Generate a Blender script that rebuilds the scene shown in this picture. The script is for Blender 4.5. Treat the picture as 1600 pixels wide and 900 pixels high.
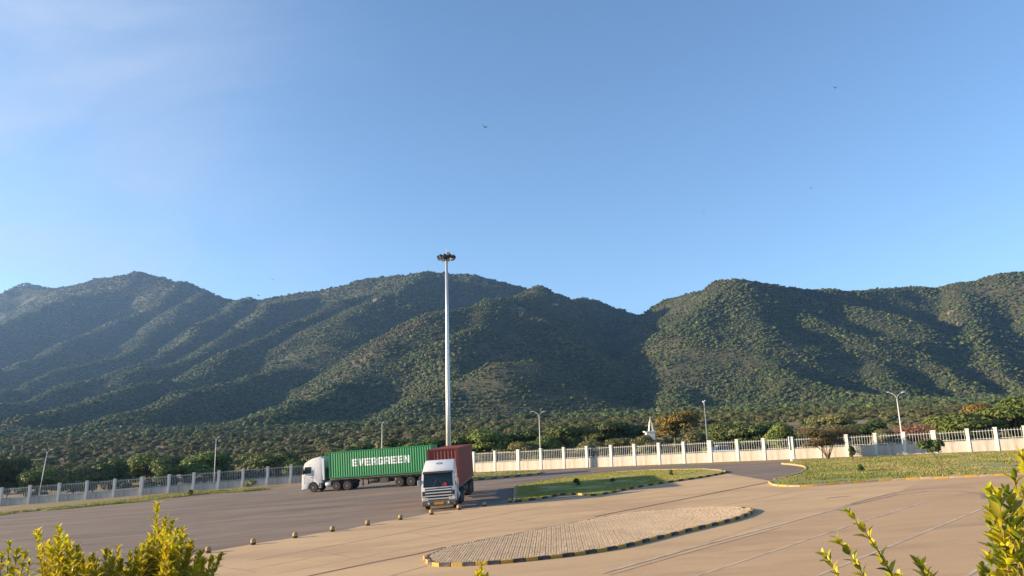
import bpy, bmesh, math, random
import numpy as np
from mathutils import Vector, Matrix, Euler

for o in list(bpy.data.objects): bpy.data.objects.remove(o)
SC = bpy.context.scene
COL = SC.collection
rnd = random.Random(7)
NR = np.random.RandomState(11)

# ------------------------------------------------------------------ camera
FPX = 1150.0                      # focal length in pixels of the 1600 px frame
HORIZON = 690.0
ROLL = 0.03
CAMZ = 6.0
PITCH = math.atan((HORIZON - 450.0) / FPX)
cr, sr = math.cos(ROLL), math.sin(ROLL)
vF = Vector((0, math.cos(PITCH), math.sin(PITCH)))
vU = Vector((0, -math.sin(PITCH), math.cos(PITCH)))
vR = Vector((1, 0, 0))
cam_r = cr * vR - sr * vU
cam_u = sr * vR + cr * vU
cd = bpy.data.cameras.new('camera')
cam = bpy.data.objects.new('camera', cd)
COL.objects.link(cam)
cd.sensor_width = 36.0
cd.lens = FPX / 1600.0 * 36.0
cd.clip_start = 0.05
cd.clip_end = 20000
m3 = Matrix((cam_r, cam_u, -vF)).transposed()
cam.matrix_world = Matrix.Translation((0, 0, CAMZ)) @ m3.to_4x4()
SC.camera = cam

# ------------------------------------------------------------------ sky and sun
SUN_EL = math.radians(11.2)
SUN_AZ = math.radians(267)      # clockwise from +Y
W = bpy.data.worlds.new('World'); SC.world = W; W.use_nodes = True
nt = W.node_tree; nt.nodes.clear()
wo = nt.nodes.new('ShaderNodeOutputWorld')
bg = nt.nodes.new('ShaderNodeBackground')
sky = nt.nodes.new('ShaderNodeTexSky'); sky.sky_type = 'NISHITA'
sky.sun_disc = False
sky.sun_elevation = SUN_EL; sky.sun_rotation = SUN_AZ
sky.altitude = 1200; sky.air_density = 1.0; sky.dust_density = 0.6; sky.ozone_density = 2.6
bg.inputs['Strength'].default_value = 0.09
# thin high cirrus
tc = nt.nodes.new('ShaderNodeTexCoord')
mp = nt.nodes.new('ShaderNodeMapping'); mp.inputs['Scale'].default_value = (1.6, 1.6, 3.2)
mp.inputs['Rotation'].default_value = (0.3, 0.5, 0.4)
n1 = nt.nodes.new('ShaderNodeTexNoise'); n1.inputs['Scale'].default_value = 1.5
n1.inputs['Detail'].default_value = 7; n1.inputs['Roughness'].default_value = 0.55; n1.inputs['Distortion'].default_value = 0.6
rp = nt.nodes.new('ShaderNodeValToRGB')
rp.color_ramp.elements[0].position = 0.38; rp.color_ramp.elements[0].color = (0, 0, 0, 1)
rp.color_ramp.elements[1].position = 0.62; rp.color_ramp.elements[1].color = (0.80, 0.80, 0.80, 1)
mx = nt.nodes.new('ShaderNodeMixRGB'); mx.inputs[2].default_value = (1.95, 2.30, 2.95, 1)
L = nt.links.new
L(tc.outputs['Generated'], mp.inputs[0]); L(mp.outputs[0], n1.inputs['Vector']); L(n1.outputs[0], rp.inputs[0])
dp = nt.nodes.new('ShaderNodeVectorMath'); dp.operation = 'DOT_PRODUCT'; dp.inputs[1].default_value = Vector((-0.86, 0.42, 0.30)).normalized()
mr_ = nt.nodes.new('ShaderNodeMapRange'); mr_.interpolation_type = 'SMOOTHSTEP'; mr_.inputs[1].default_value = 0.60; mr_.inputs[2].default_value = 0.96
ml = nt.nodes.new('ShaderNodeMath'); ml.operation = 'MULTIPLY'
L(tc.outputs['Generated'], dp.inputs[0]); L(dp.outputs['Value'], mr_.inputs[0]); L(mr_.outputs[0], ml.inputs[0]); L(rp.outputs[0], ml.inputs[1])
L(ml.outputs[0], mx.inputs[0]); L(sky.outputs[0], mx.inputs[1]); L(mx.outputs[0], bg.inputs[0]); L(bg.outputs[0], wo.inputs[0])

SDIR = Vector((math.sin(SUN_AZ) * math.cos(SUN_EL), math.cos(SUN_AZ) * math.cos(SUN_EL), math.sin(SUN_EL)))
sl = bpy.data.lights.new('sun', 'SUN'); sl.energy = 5.0; sl.angle = math.radians(0.5); sl.color = (1.0, 0.785, 0.51)
so = bpy.data.objects.new('sun', sl); COL.objects.link(so)
so.rotation_euler = SDIR.to_track_quat('Z', 'Y').to_euler()
SC.view_settings.view_transform = 'Standard'; SC.view_settings.look = 'None'
SC.view_settings.gamma = 1.0; SC.view_settings.use_curve_mapping = False
SC.view_settings.exposure = 1.75
SC.cycles.use_denoising = True
SC.cycles.max_bounces = 6; SC.cycles.diffuse_bounces = 2; SC.cycles.glossy_bounces = 2
SC.cycles.transmission_bounces = 3; SC.cycles.transparent_max_bounces = 8; SC.cycles.volume_bounces = 0
SC.cycles.sample_clamp_indirect = 6.0

# ------------------------------------------------------------------ geometry of the place
PA, PB, PC = CAMZ - 5.418, 0.0464, 0.0173            # the yard is one gently tilted plane
def plane(x, y): return PA + PB * x + PC * y
def ray(px, py):
    d = vF + ((px - 800) / FPX) * cam_r + ((450 - py) / FPX) * cam_u
    return d / d.y
def at(px, py, h=0.0):
    """point of the yard plane (raised by h) seen at a picture position"""
    d = ray(px, py)
    t = (PA + h - CAMZ) / (d.z - PB * d.x - PC)
    return Vector((d.x * t, t, CAMZ + d.z * t))
def on_y(px, py, Y):
    d = ray(px, py); return Vector((d.x * Y, Y, CAMZ + d.z * Y))
PN = Vector((-PB, -PC, 1)).normalized()

# ------------------------------------------------------------------ helpers
class MB:
    def __init__(s): s.v = []; s.f = []
    def add(s, vs, fs):
        b = len(s.v); s.v += [tuple(v) for v in vs]; s.f += [tuple(i + b for i in f) for f in fs]; return s
    def box(s, x0, x1, y0, y1, z0, z1, M=None):
        vs = [Vector(p) for p in ((x0,y0,z0),(x1,y0,z0),(x1,y1,z0),(x0,y1,z0),(x0,y0,z1),(x1,y0,z1),(x1,y1,z1),(x0,y1,z1))]
        if M is not None: vs = [M @ v for v in vs]
        return s.add(vs, [(0,3,2,1),(4,5,6,7),(0,1,5,4),(1,2,6,5),(2,3,7,6),(3,0,4,7)])
    def tube(s, p0, p1, r0, r1=None, n=8, cap=True):
        p0 = Vector(p0); p1 = Vector(p1); r1 = r0 if r1 is None else r1
        d = (p1 - p0); 
        if d.length < 1e-9: return s
        q = d.to_track_quat('Z', 'Y'); a = []
        for p, r in ((p0, r0), (p1, r1)):
            for i in range(n):
                t = 2 * math.pi * i / n
                a.append(p + q @ Vector((r * math.cos(t), r * math.sin(t), 0)))
        f = [(i, (i+1) % n, n + (i+1) % n, n + i) for i in range(n)]
        if cap: f += [tuple(range(n))[::-1], tuple(range(n, 2*n))]
        return s.add(a, f)
    def path(s, pts, rs, n=7):
        pts = [Vector(p) for p in pts]; a = []; m = len(pts)
        for k, p in enumerate(pts):
            d = (pts[min(k+1, m-1)] - pts[max(k-1, 0)])
            q = d.to_track_quat('Z', 'Y')
            for i in range(n):
                t = 2 * math.pi * i / n
                a.append(p + q @ Vector((rs[k] * math.cos(t), rs[k] * math.sin(t), 0)))
        f = []
        for k in range(m-1):
            for i in range(n):
                f.append((k*n+i, k*n+(i+1) % n, (k+1)*n+(i+1) % n, (k+1)*n+i))
        f += [tuple(range(n))[::-1], tuple(range((m-1)*n, m*n))]
        return s.add(a, f)
    def lathe(s, prof, n=16, axis='Z', c=(0,0,0)):
        a = []; c = Vector(c)
        for r, h in prof:
            for i in range(n):
                t = 2*math.pi*i/n
                p = (r*math.cos(t), r*math.sin(t), h) if axis == 'Z' else (h, r*math.cos(t), r*math.sin(t))
                a.append(c + Vector(p))
        m = len(prof); f = []
        for k in range(m-1):
            for i in range(n): f.append((k*n+i, k*n+(i+1) % n, (k+1)*n+(i+1) % n, (k+1)*n+i))
        f += [tuple(range(n))[::-1], tuple(range((m-1)*n, m*n))]
        return s.add(a, f)
    def prism(s, poly, x0, x1, sx0=1.0, M=None):
        """poly in (y,z), extruded along x"""
        n = len(poly)
        vs = [Vector((x0, y, z)) for y, z in poly] + [Vector((x1, y, z)) for y, z in poly]
        if M is not None: vs = [M @ v for v in vs]
        f = [tuple(range(n))[::-1], tuple(range(n, 2*n))] + [(i, (i+1) % n, n+(i+1) % n, n+i) for i in range(n)]
        return s.add(vs, f)
    def mesh(s, name, mat, smooth=False, bevel=0, fix=True, angle=None):
        me = bpy.data.meshes.new(name)
        me.from_pydata(s.v, [], s.f)
        if fix or bevel:
            bm = bmesh.new(); bm.from_mesh(me)
            if bevel:
                bmesh.ops.remove_doubles(bm, verts=bm.verts, dist=1e-5)
                es = [e for e in bm.edges if len(e.link_faces) == 2 and e.calc_face_angle(0) > 0.5]
                bmesh.ops.bevel(bm, geom=es, offset=bevel, segments=2, affect='EDGES', profile=0.6, clamp_overlap=True)
            bmesh.ops.recalc_face_normals(bm, faces=bm.faces)
            bm.to_mesh(me); bm.free()
        if smooth:
            me.polygons.foreach_set('use_smooth', [True]*len(me.polygons))
            if angle is not None: me.set_sharp_from_angle(angle=angle)
        me.materials.append(mat)
        return me
    def obj(s, name, mat, parent=None, **k):
        return link(name, s.mesh(name, mat, **k), parent)

def link(name, me, parent=None):
    o = bpy.data.objects.new(name, me); COL.objects.link(o)
    if parent is not None: o.parent = parent
    return o
def tag(o, label=None, cat=None, group=None, kind=None):
    if label: o['label'] = label
    if cat: o['category'] = cat
    if group: o['group'] = group
    if kind: o['kind'] = kind
    return o
def empty(name, loc=(0,0,0), rot=None):
    o = bpy.data.objects.new(name, None); COL.objects.link(o); o.location = loc
    o.empty_display_size = 0.2
    if rot is not None: o.rotation_euler = rot
    return o
def copy_tree(o, parent=None):
    c = o.copy(); COL.objects.link(c)
    if parent is not None: c.parent = parent
    for ch in o.children:
        copy_tree(ch, c)
    return c
ORD = ['first','second','third','fourth','fifth','sixth','seventh','eighth','ninth','tenth','eleventh','twelfth','thirteenth','fourteenth',
       'fifteenth','sixteenth','seventeenth','eighteenth','nineteenth','twentieth']
ORD += ['twenty-' + w for w in ORD[:9]] + ['thirtieth'] + ['thirty-' + w for w in ORD[:9]] + ['fortieth'] + ['forty-' + w for w in ORD[:9]] + ['fiftieth']
ORD += ['fifty-' + w for w in ORD[:9]]

# ------------------------------------------------------------------ materials
def mat(name, col, rough=0.7, col2=None, scale=5.0, detail=5, lo=0.35, hi=0.65, bump=0.0, bscale=None, metal=0.0, spec=0.4,
        stretch=None, col3=None, scale3=1.0, lo3=0.5, hi3=0.7, trans=0.0, rand=0.0, coords='Object', rot=0.0, grit=0.0, patch=None):
    m = bpy.data.materials.new(name); m.use_nodes = True
    t = m.node_tree; b = t.nodes['Principled BSDF']; N = t.nodes.new; K = t.links.new
    b.inputs['Roughness'].default_value = rough; b.inputs['Metallic'].default_value = metal
    b.inputs['Specular IOR Level'].default_value = spec
    b.inputs['Base Color'].default_value = (*col, 1)
    co = N('ShaderNodeTexCoord'); mpn = N('ShaderNodeMapping')
    K(co.outputs[coords], mpn.inputs[0])
    if stretch: mpn.inputs['Scale'].default_value = stretch
    mpn.inputs['Rotation'].default_value = (0, 0, rot)
    out = None
    if col2 is not None:
        n = N('ShaderNodeTexNoise'); n.inputs['Scale'].default_value = scale; n.inputs['Detail'].default_value = detail
        n.inputs['Roughness'].default_value = 0.62
        K(mpn.outputs[0], n.inputs['Vector'])
        r = N('ShaderNodeMapRange'); r.inputs[1].default_value = lo; r.inputs[2].default_value = hi
        K(n.outputs[0], r.inputs[0])
        x = N('ShaderNodeMixRGB'); x.inputs[1].default_value = (*col, 1); x.inputs[2].default_value = (*col2, 1)
        K(r.outputs[0], x.inputs[0]); out = x.outputs[0]
    if col3 is not None:
        n = N('ShaderNodeTexNoise'); n.inputs['Scale'].default_value = scale3; n.inputs['Detail'].default_value = 6
        n.inputs['Roughness'].default_value = 0.6; n.inputs['Distortion'].default_value = 0.4
        K(mpn.outputs[0], n.inputs['Vector'])
        r = N('ShaderNodeMapRange'); r.inputs[1].default_value = lo3; r.inputs[2].default_value = hi3
        K(n.outputs[0], r.inputs[0])
        x = N('ShaderNodeMixRGB'); x.inputs[2].default_value = (*col3, 1)
        K(r.outputs[0], x.inputs[0])
        if out is not None: K(out, x.inputs[1])
        else: x.inputs[1].default_value = (*col, 1)
        out = x.outputs[0]
    if grit:
        n = N('ShaderNodeTexNoise'); n.inputs['Scale'].default_value = 22; n.inputs['Detail'].default_value = 3
        K(co.outputs[coords], n.inputs['Vector'])
        r = N('ShaderNodeMapRange'); r.inputs[1].default_value = 0.3; r.inputs[2].default_value = 0.7
        r.inputs[3].default_value = 1 - grit; r.inputs[4].default_value = 1 + grit
        K(n.outputs[0], r.inputs[0])
        x = N('ShaderNodeMixRGB'); x.blend_type = 'MULTIPLY'; x.inputs[0].default_value = 1.0
        if out is not None: K(out, x.inputs[1])
        else: x.inputs[1].default_value = (*col, 1)
        K(r.outputs[0], x.inputs[2]); out = x.outputs[0]
    if rand:
        oi = N('ShaderNodeObjectInfo'); hs = N('ShaderNodeHueSaturation')
        r = N('ShaderNodeMapRange'); r.inputs[3].default_value = 1 - rand; r.inputs[4].default_value = 1 + rand
        K(oi.outputs['Random'], r.inputs[0]); K(r.outputs[0], hs.inputs['Value'])
        r2 = N('ShaderNodeMapRange'); r2.inputs[3].default_value = 0.5 - rand*0.09; r2.inputs[4].default_value = 0.5 + rand*0.06
        mm = N('ShaderNodeMath'); mm.operation = 'MULTIPLY'; mm.inputs[1].default_value = 7.31
        fr = N('ShaderNodeMath'); fr.operation = 'FRACT'
        K(oi.outputs['Random'], mm.inputs[0]); K(mm.outputs[0], fr.inputs[0]); K(fr.outputs[0], r2.inputs[0]); K(r2.outputs[0], hs.inputs['Hue'])
        if out is not None: K(out, hs.inputs['Color'])
        else: hs.inputs['Color'].default_value = (*col, 1)
        out = hs.outputs[0]
    if patch is not None:
        for pc, psc, plo, phi in patch:
            ge = N('ShaderNodeNewGeometry'); n = N('ShaderNodeTexNoise'); n.inputs['Scale'].default_value = psc; n.inputs['Detail'].default_value = 5
            K(ge.outputs['Position'], n.inputs['Vector'])
            r = N('ShaderNodeMapRange'); r.inputs[1].default_value = plo; r.inputs[2].default_value = phi; r.inputs[4].default_value = 0.75
            K(n.outputs[0], r.inputs[0]); x = N('ShaderNodeMixRGB'); x.inputs[2].default_value = (*pc, 1)
            K(r.outputs[0], x.inputs[0])
            if out is not None: K(out, x.inputs[1])
            else: x.inputs[1].default_value = (*col, 1)
            out = x.outputs[0]
    if out is not None: K(out, b.inputs['Base Color'])
    if bump:
        n = N('ShaderNodeTexNoise'); n.inputs['Scale'].default_value = bscale or scale*4; n.inputs['Detail'].default_value = 4
        K(co.outputs[coords], n.inputs['Vector'])
        bp = N('ShaderNodeBump'); bp.inputs['Strength'].default_value = bump; bp.inputs['Distance'].default_value = 0.05
        K(n.outputs[0], bp.inputs['Height']); K(bp.outputs[0], b.inputs['Normal'])
    if trans:
        tr = N('ShaderNodeBsdfTranslucent'); ms = N('ShaderNodeMixShader'); ms.inputs[0].default_value = trans
        if out is not None: K(out, tr.inputs[0])
        else: tr.inputs[0].default_value = (*col, 1)
        o = t.nodes['Material Output']
        K(b.outputs[0], ms.inputs[1]); K(tr.outputs[0], ms.inputs[2]); K(ms.outputs[0], o.inputs[0])
    return m

M = {}
M['dirt'] = mat('dirt', (0.30,0.18,0.105), 0.95, (0.19,0.13,0.07), 0.35, 8, 0.35, 0.65, col3=(0.17,0.15,0.055), scale3=0.12, lo3=0.42, hi3=0.6, bump=0.5, bscale=6, grit=0.2)
M['mountain'] = mat('mountain_scrub', (0.05,0.052,0.024), 0.95, (0.125,0.095,0.055), 0.02, 9, 0.45, 0.68, col3=(0.032,0.042,0.018), scale3=0.05, lo3=0.45, hi3=0.65, bump=0.6, bscale=0.5)
M['asphalt'] = mat('worn_asphalt', (0.182,0.141,0.112), 0.92, (0.245,0.188,0.145), 0.22, 9, 0.36, 0.66, stretch=(0.28,1.5,1), col3=(0.132,0.105,0.09), scale3=0.35, lo3=0.46, hi3=0.70, rot=0.12, grit=0.18, spec=0.2)
M['concrete'] = mat('dusty_concrete', (0.545,0.375,0.212), 0.92, (0.455,0.310,0.178), 0.3, 9, 0.36, 0.66, stretch=(0.4,1.3,1), col3=(0.37,0.252,0.155), scale3=0.22, lo3=0.48, hi3=0.76, rot=-0.45, grit=0.12, spec=0.2)
M['parking'] = mat('brown_parking_surface', (0.435,0.290,0.168), 0.92, (0.50,0.340,0.198), 0.3, 9, 0.36, 0.66, stretch=(0.35,1.5,1), col3=(0.32,0.212,0.132), scale3=0.3, lo3=0.47, hi3=0.72, rot=-0.6, grit=0.13, spec=0.2)
M['drain'] = mat('drain_dirt', (0.132,0.074,0.053), 0.95, (0.211,0.122,0.079), 2.0, grit=0.3)
M['joint'] = mat('joint_filler', (0.24,0.162,0.105), 0.95, (0.36,0.245,0.155), 1.2, lo=0.4, hi=0.6)
M['line'] = mat('worn_line_paint', (0.549,0.433,0.317), 0.8, (0.380,0.274,0.190), 1.3, 6, 0.42, 0.66, grit=0.12)
M['tyremark'] = mat('tyre_mark', (0.211,0.153,0.116), 0.9, (0.285,0.195,0.142), 0.8, lo=0.35, hi=0.6)
M['paver'] = mat('paving_block_concrete', (0.57,0.425,0.275), 0.9, (0.48,0.35,0.225), 0.9, 7, 0.38, 0.64, col3=(0.34,0.245,0.155), scale3=4.0, lo3=0.60, hi3=0.74, grit=0.12)
M['sand'] = mat('joint_sand', (0.21,0.145,0.10), 0.95, (0.27,0.19,0.13), 2)
M['kerb_yellow'] = mat('yellow_kerb_paint', (0.46,0.275,0.045), 0.8, (0.33,0.225,0.10), 2.0, 6, 0.42, 0.66, grit=0.15)
M['kerb_black'] = mat('black_kerb_paint', (0.045,0.043,0.045), 0.85, (0.19,0.155,0.125), 2.0, 6, 0.46, 0.72, grit=0.15)
M['kerb_pale'] = mat('bare_kerb_concrete', (0.40,0.30,0.20), 0.85, (0.30,0.22,0.15), 2.5, grit=0.15)
M['grass'] = mat('green_grass', (0.27,0.265,0.06), 0.95, (0.36,0.30,0.11), 0.5, 7, 0.40, 0.62, col3=(0.18,0.225,0.045), scale3=0.22, lo3=0.48, hi3=0.64, bump=0.6, bscale=14, grit=0.25)
M['grass_dry'] = mat('dry_grass', (0.285,0.255,0.095), 0.95, (0.37,0.295,0.14), 0.4, 7, 0.42, 0.64, col3=(0.185,0.20,0.052), scale3=0.28, lo3=0.46, hi3=0.62, bump=0.6, bscale=14, grit=0.25)
M['blade'] = mat('grass_blade', (0.265,0.25,0.08), 0.8, (0.35,0.28,0.12), 0.5, 6, 0.42, 0.64, col3=(0.16,0.195,0.042), scale3=0.25, lo3=0.46, hi3=0.62, trans=0.25)
M['blade_green'] = mat('grass_blade_green', (0.26,0.27,0.05), 0.8, (0.36,0.30,0.095), 0.5, 6, 0.42, 0.64, trans=0.3)
M['wall'] = mat('cream_wall_paint', (0.44,0.415,0.375), 0.85, (0.36,0.315,0.26), 0.9, 7, 0.42, 0.7, grit=0.06, col3=(0.30,0.24,0.18), scale3=0.5, lo3=0.58, hi3=0.78, stretch=(2.2,2.2,0.5))
M['pillar'] = mat('white_pillar_paint', (0.58,0.56,0.525), 0.8, (0.47,0.43,0.375), 1.1, 6, 0.48, 0.72, stretch=(2,2,.6))
M['railing'] = mat('grey_railing_paint', (0.55,0.57,0.58), 0.5, spec=0.5)
M['steel'] = mat('galvanised_steel', (0.62,0.63,0.64), 0.42, (0.52,0.53,0.55), 3, metal=0.55)
M['pole'] = mat('pale_pole_paint', (0.68,0.68,0.68), 0.5, (0.56,0.56,0.56), 3)
M['lamp_dark'] = mat('dark_lamp_housing', (0.035,0.035,0.04), 0.5)
M['lamp_glass'] = mat('lamp_glass', (0.55,0.55,0.52), 0.15, spec=0.6)
M['trunk'] = mat('bark', (0.10,0.075,0.055), 0.95, (0.16,0.125,0.095), 6, bump=0.4)
def leafm(n, a, b, sc=1.4, tr=0.22, rnd_=0.22, c=None, patch=None):
    return mat(n, a, 0.62, b, sc, 4, 0.38, 0.62, trans=tr, rand=rnd_, spec=0.3, col3=c, scale3=sc*2.3, lo3=0.55, hi3=0.68, patch=patch)
M['leaf_dark'] = leafm('dark_green_foliage', (0.050,0.076,0.023), (0.090,0.120,0.032))
M['leaf_mid'] = leafm('mid_green_foliage', (0.081,0.124,0.027), (0.154,0.190,0.041))
M['leaf_olive'] = leafm('olive_foliage', (0.117,0.129,0.044), (0.198,0.183,0.071))
M['leaf_gold'] = leafm('golden_foliage', (0.135,0.110,0.028), (0.285,0.185,0.036), c=(0.07,0.095,0.024))
M['leaf_red'] = leafm('reddish_twigs', (0.165,0.085,0.055), (0.22,0.125,0.075))
M['leaf_hill'] = leafm('hill_canopy', (0.066,0.104,0.030), (0.122,0.142,0.052), sc=0.4, tr=0.1, rnd_=0.45, c=(0.125,0.108,0.055), patch=[((0.14,0.118,0.062),0.009,0.58,0.70),((0.05,0.085,0.024),0.014,0.52,0.64)])
M['leaf_bush'] = leafm('bushland_canopy', (0.075,0.098,0.030), (0.130,0.135,0.052), sc=0.9, tr=0.15, rnd_=0.45, c=(0.15,0.115,0.062), patch=[((0.17,0.135,0.075),0.03,0.54,0.66),((0.05,0.085,0.022),0.035,0.54,0.66)])
M['gold_leaf'] = mat('golden_shrub_leaf', (0.66,0.54,0.018), 0.40, (0.50,0.47,0.02), 9, trans=0.45, spec=0.4, rand=0.22)
M['lime_leaf'] = mat('lime_shrub_leaf', (0.33,0.35,0.025), 0.40, (0.46,0.41,0.03), 9, trans=0.42, spec=0.4, rand=0.3)
M['green_leaf'] = mat('green_shrub_leaf', (0.095,0.145,0.018), 0.42, (0.16,0.20,0.02), 9, trans=0.3, spec=0.5, rand=0.2)
M['stem'] = mat('shrub_stem', (0.14,0.095,0.04), 0.8, (0.20,0.15,0.05), 20)
M['white_paint'] = mat('white_truck_paint', (0.638,0.638,0.638), 0.35, (0.521,0.504,0.479), 1.2, 6, 0.5, 0.78, spec=0.5)
M['grey_plastic'] = mat('grey_plastic', (0.30,0.30,0.31), 0.6, (0.22,0.21,0.2), 3)
M['black'] = mat('black_plastic', (0.022,0.022,0.024), 0.6, (0.05,0.045,0.04), 4)
M['rubber'] = mat('tyre_rubber', (0.022,0.021,0.021), 0.85, (0.06,0.05,0.042), 4)
M['rim'] = mat('dusty_steel_rim', (0.14,0.13,0.125), 0.55, (0.22,0.19,0.165), 5, metal=0.4)
M['chassis'] = mat('dirty_chassis', (0.045,0.042,0.042), 0.75, (0.10,0.08,0.065), 3)
M['trailer'] = mat('trailer_frame_paint', (0.20,0.165,0.13), 0.7, (0.28,0.22,0.17), 2)
M['glass'] = mat('tinted_glass', (0.012,0.022,0.028), 0.08, spec=0.35)
M['headlight'] = mat('headlight_glass', (0.62,0.62,0.60), 0.1, spec=0.8)
M['green_box'] = mat('green_container_paint', (0.008,0.215,0.072), 0.5, (0.018,0.165,0.06), 1.0, 7, 0.40, 0.66, stretch=(1.6,1.6,0.25), col3=(0.06,0.135,0.075), scale3=0.8, lo3=0.58, hi3=0.78, grit=0.08)
M['red_box'] = mat('oxide_red_container_paint', (0.235,0.042,0.032), 0.6, (0.17,0.04,0.032), 1.0, 7, 0.40, 0.66, stretch=(1.6,1.6,0.25), col3=(0.20,0.09,0.06), scale3=0.9, lo3=0.58, hi3=0.78, grit=0.08)
M['letter'] = mat('white_lettering', (0.72,0.74,0.73), 0.6, (0.55,0.6,0.57), 2.5, 6, 0.5, 0.75)
M['blue'] = mat('blue_emblem', (0.02,0.06,0.28), 0.4)
M['plate'] = mat('orange_number_plate', (0.62,0.28,0.03), 0.5)
M['red_cloth'] = mat('red_cloth', (0.52,0.035,0.02), 0.7)
M['amber'] = mat('amber_lens', (0.55,0.20,0.01), 0.3)
M['red_lens'] = mat('red_lens', (0.40,0.01,0.01), 0.3)
M['bird'] = mat('dark_feathers', (0.025,0.024,0.026), 0.8)
M['whitewash'] = mat('whitewashed_wall', (0.76,0.74,0.70), 0.85, (0.66,0.62,0.56), 0.6)
M['redroof'] = mat('red_roof', (0.30,0.10,0.06), 0.8, (0.22,0.08,0.05), 1)
M['blueroof'] = mat('pale_blue_roof', (0.36,0.46,0.54), 0.6)
M['rock'] = mat('pale_rock', (0.20,0.165,0.135), 0.95, (0.12,0.10,0.085), 0.4, bump=0.6, bscale=1.5)
M['sign'] = mat('grey_sign_back', (0.56,0.60,0.63), 0.5, (0.48,0.5,0.52), 2)

# ------------------------------------------------------------------ terrain
RIDGES = [  # (k_far, k_near, rounding, [(px, py, distance)...])
 (0.80,0.98,40,[(-220,500,2300),(-80,490,2350),(0,462,2400),(40,445,2400),(95,453,2350)]),
 (0.80,0.98,40,[(95,454,2300),(150,438,2250),(215,427,2200),(290,443,2150),(370,467,2100),(440,482,2100)]),
 (0.80,0.82,18,[(200,445,2150),(123,461,2050),(51,494,1900),(0,512,1800),(-100,545,1600),(-250,590,1300)]),
 (0.80,0.82,18,[(270,447,2130),(256,471,2000),(190,497,1880),(154,512,1800),(115,533,1700),(82,552,1600),(0,576,1420),(-100,610,1150)]),
 (0.80,0.82,16,[(330,455,2090),(295,471,1950),(256,512,1780),(231,535,1680),(192,553,1580),(128,576,1430),(51,600,1250),(0,617,1120),(-80,640,900)]),
 (0.80,0.82,16,[(380,470,1930),(345,490,1800),(318,512,1650),(256,553,1450),(220,574,1350),(174,590,1230),(128,598,1150),(64,622,980),(0,638,850),(-60,650,750)]),
 (0.80,1.04,30,[(370,470,1950),(440,468,1900),(520,450,1850),(600,436,1800),(660,430,1750),(760,436,1700),(810,447,1700),(870,470,1750)]),
 (0.80,0.82,16,[(540,450,1850),(490,465,1800),(433,478,1720),(400,507,1600),(345,530,1480),(281,566,1300),(220,584,1180)]),
 (0.80,0.82,16,[(640,434,1740),(617,448,1650),(579,461,1600),(528,471,1540),(489,492,1450),(428,525,1330),(400,538,1280),(340,568,1150),(281,586,1050),(230,599,970),(174,614,880),(107,637,740),(60,650,640)]),
 (0.80,0.62,16,[(660,431,1740),(640,442,1600),(617,456,1500),(584,474,1400),(540,497,1300),(510,522,1220),(490,545,1150),(451,568,1080),(400,583,1000),(307,612,850),(248,637,700),(200,655,560)]),
 (0.80,0.82,14,[(830,457,1190),(800,461,1165),(745,471,1110),(738,512,980),(702,542,890),(690,575,790),(665,615,690),(640,640,600)]),
 (0.80,0.55,16,[(750,470,1100),(689,499,1040),(673,520,1000),(630,543,930),(566,579,850),(515,607,760),(433,637,640),(380,655,540)]),
 (0.60,1.10,14,[(830,456,1190),(870,461,1290),(940,478,1500),(1015,498,1750),(1060,510,1850)]),
 (0.60,0.53,20,[(655,637,600),(707,602,650),(732,589,670),(758,571,690),(800,568,705),(826,573,705),(851,586,700),(877,611,680),(905,640,630)]),
 (0.60,0.95,24,[(1015,498,1440),(1060,475,1300),(1100,448,1200),(1150,432,1150),(1210,440,1160),(1250,448,1200),(1310,455,1220),(1360,451,1240),(1450,455,1260),(1490,446,1230),(1540,437,1200),(1600,436,1180),(1700,432,1200),(1850,440,1250),(2050,470,1300)]),
 (0.70,0.60,14,[(1125,438,1160),(1105,490,1050),(1092,545,1000),(1078,590,900),(1068,625,790)]),
 (0.75,0.58,12,[(1165,436,1150),(1168,500,1010),(1190,553,900),(1260,588,800),(1340,612,720),(1440,638,610),(1500,650,540)]),
 (0.75,0.60,12,[(1290,452,1210),(1335,478,1120),(1400,535,990),(1460,575,890),(1540,618,770),(1620,645,650)]),
 (0.75,0.60,12,[(1210,440,1160),(1238,480,1090),(1290,535,980),(1350,570,880),(1400,594,810)]),
 (0.70,0.60,16,[(1490,448,1220),(1500,500,1080),(1540,560,930),(1600,610,800),(1680,640,660)]),
 (0.70,0.66,16,[(1590,430,1180),(1610,500,1060),(1660,570,900),(1740,630,740)]),
]
RG = []
for kf, kn, w, pts in RIDGES:
    RG.append((kf, kn, w, np.array([tuple(on_y(a, b, c)) for a, b, c in pts])))
_vn = {}
def vnoise(x, y, s, seed):
    if seed not in _vn: _vn[seed] = np.random.RandomState(seed).rand(256, 256)
    g = _vn[seed]; x = x / s; y = y / s
    xi = np.floor(x).astype(int); yi = np.floor(y).astype(int); fx = x - xi; fy = y - yi
    fx = fx*fx*(3-2*fx); fy = fy*fy*(3-2*fy)
    a = g[xi % 256, yi % 256]; b = g[(xi+1) % 256, yi % 256]; c = g[xi % 256, (yi+1) % 256]; d = g[(xi+1) % 256, (yi+1) % 256]
    return (a*(1-fx)+b*fx)*(1-fy) + (c*(1-fx)+d*fx)*fy - 0.5
def sstep(a, b, x):
    t = np.clip((x-a)/(b-a), 0, 1); return t*t*(3-2*t)
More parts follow.
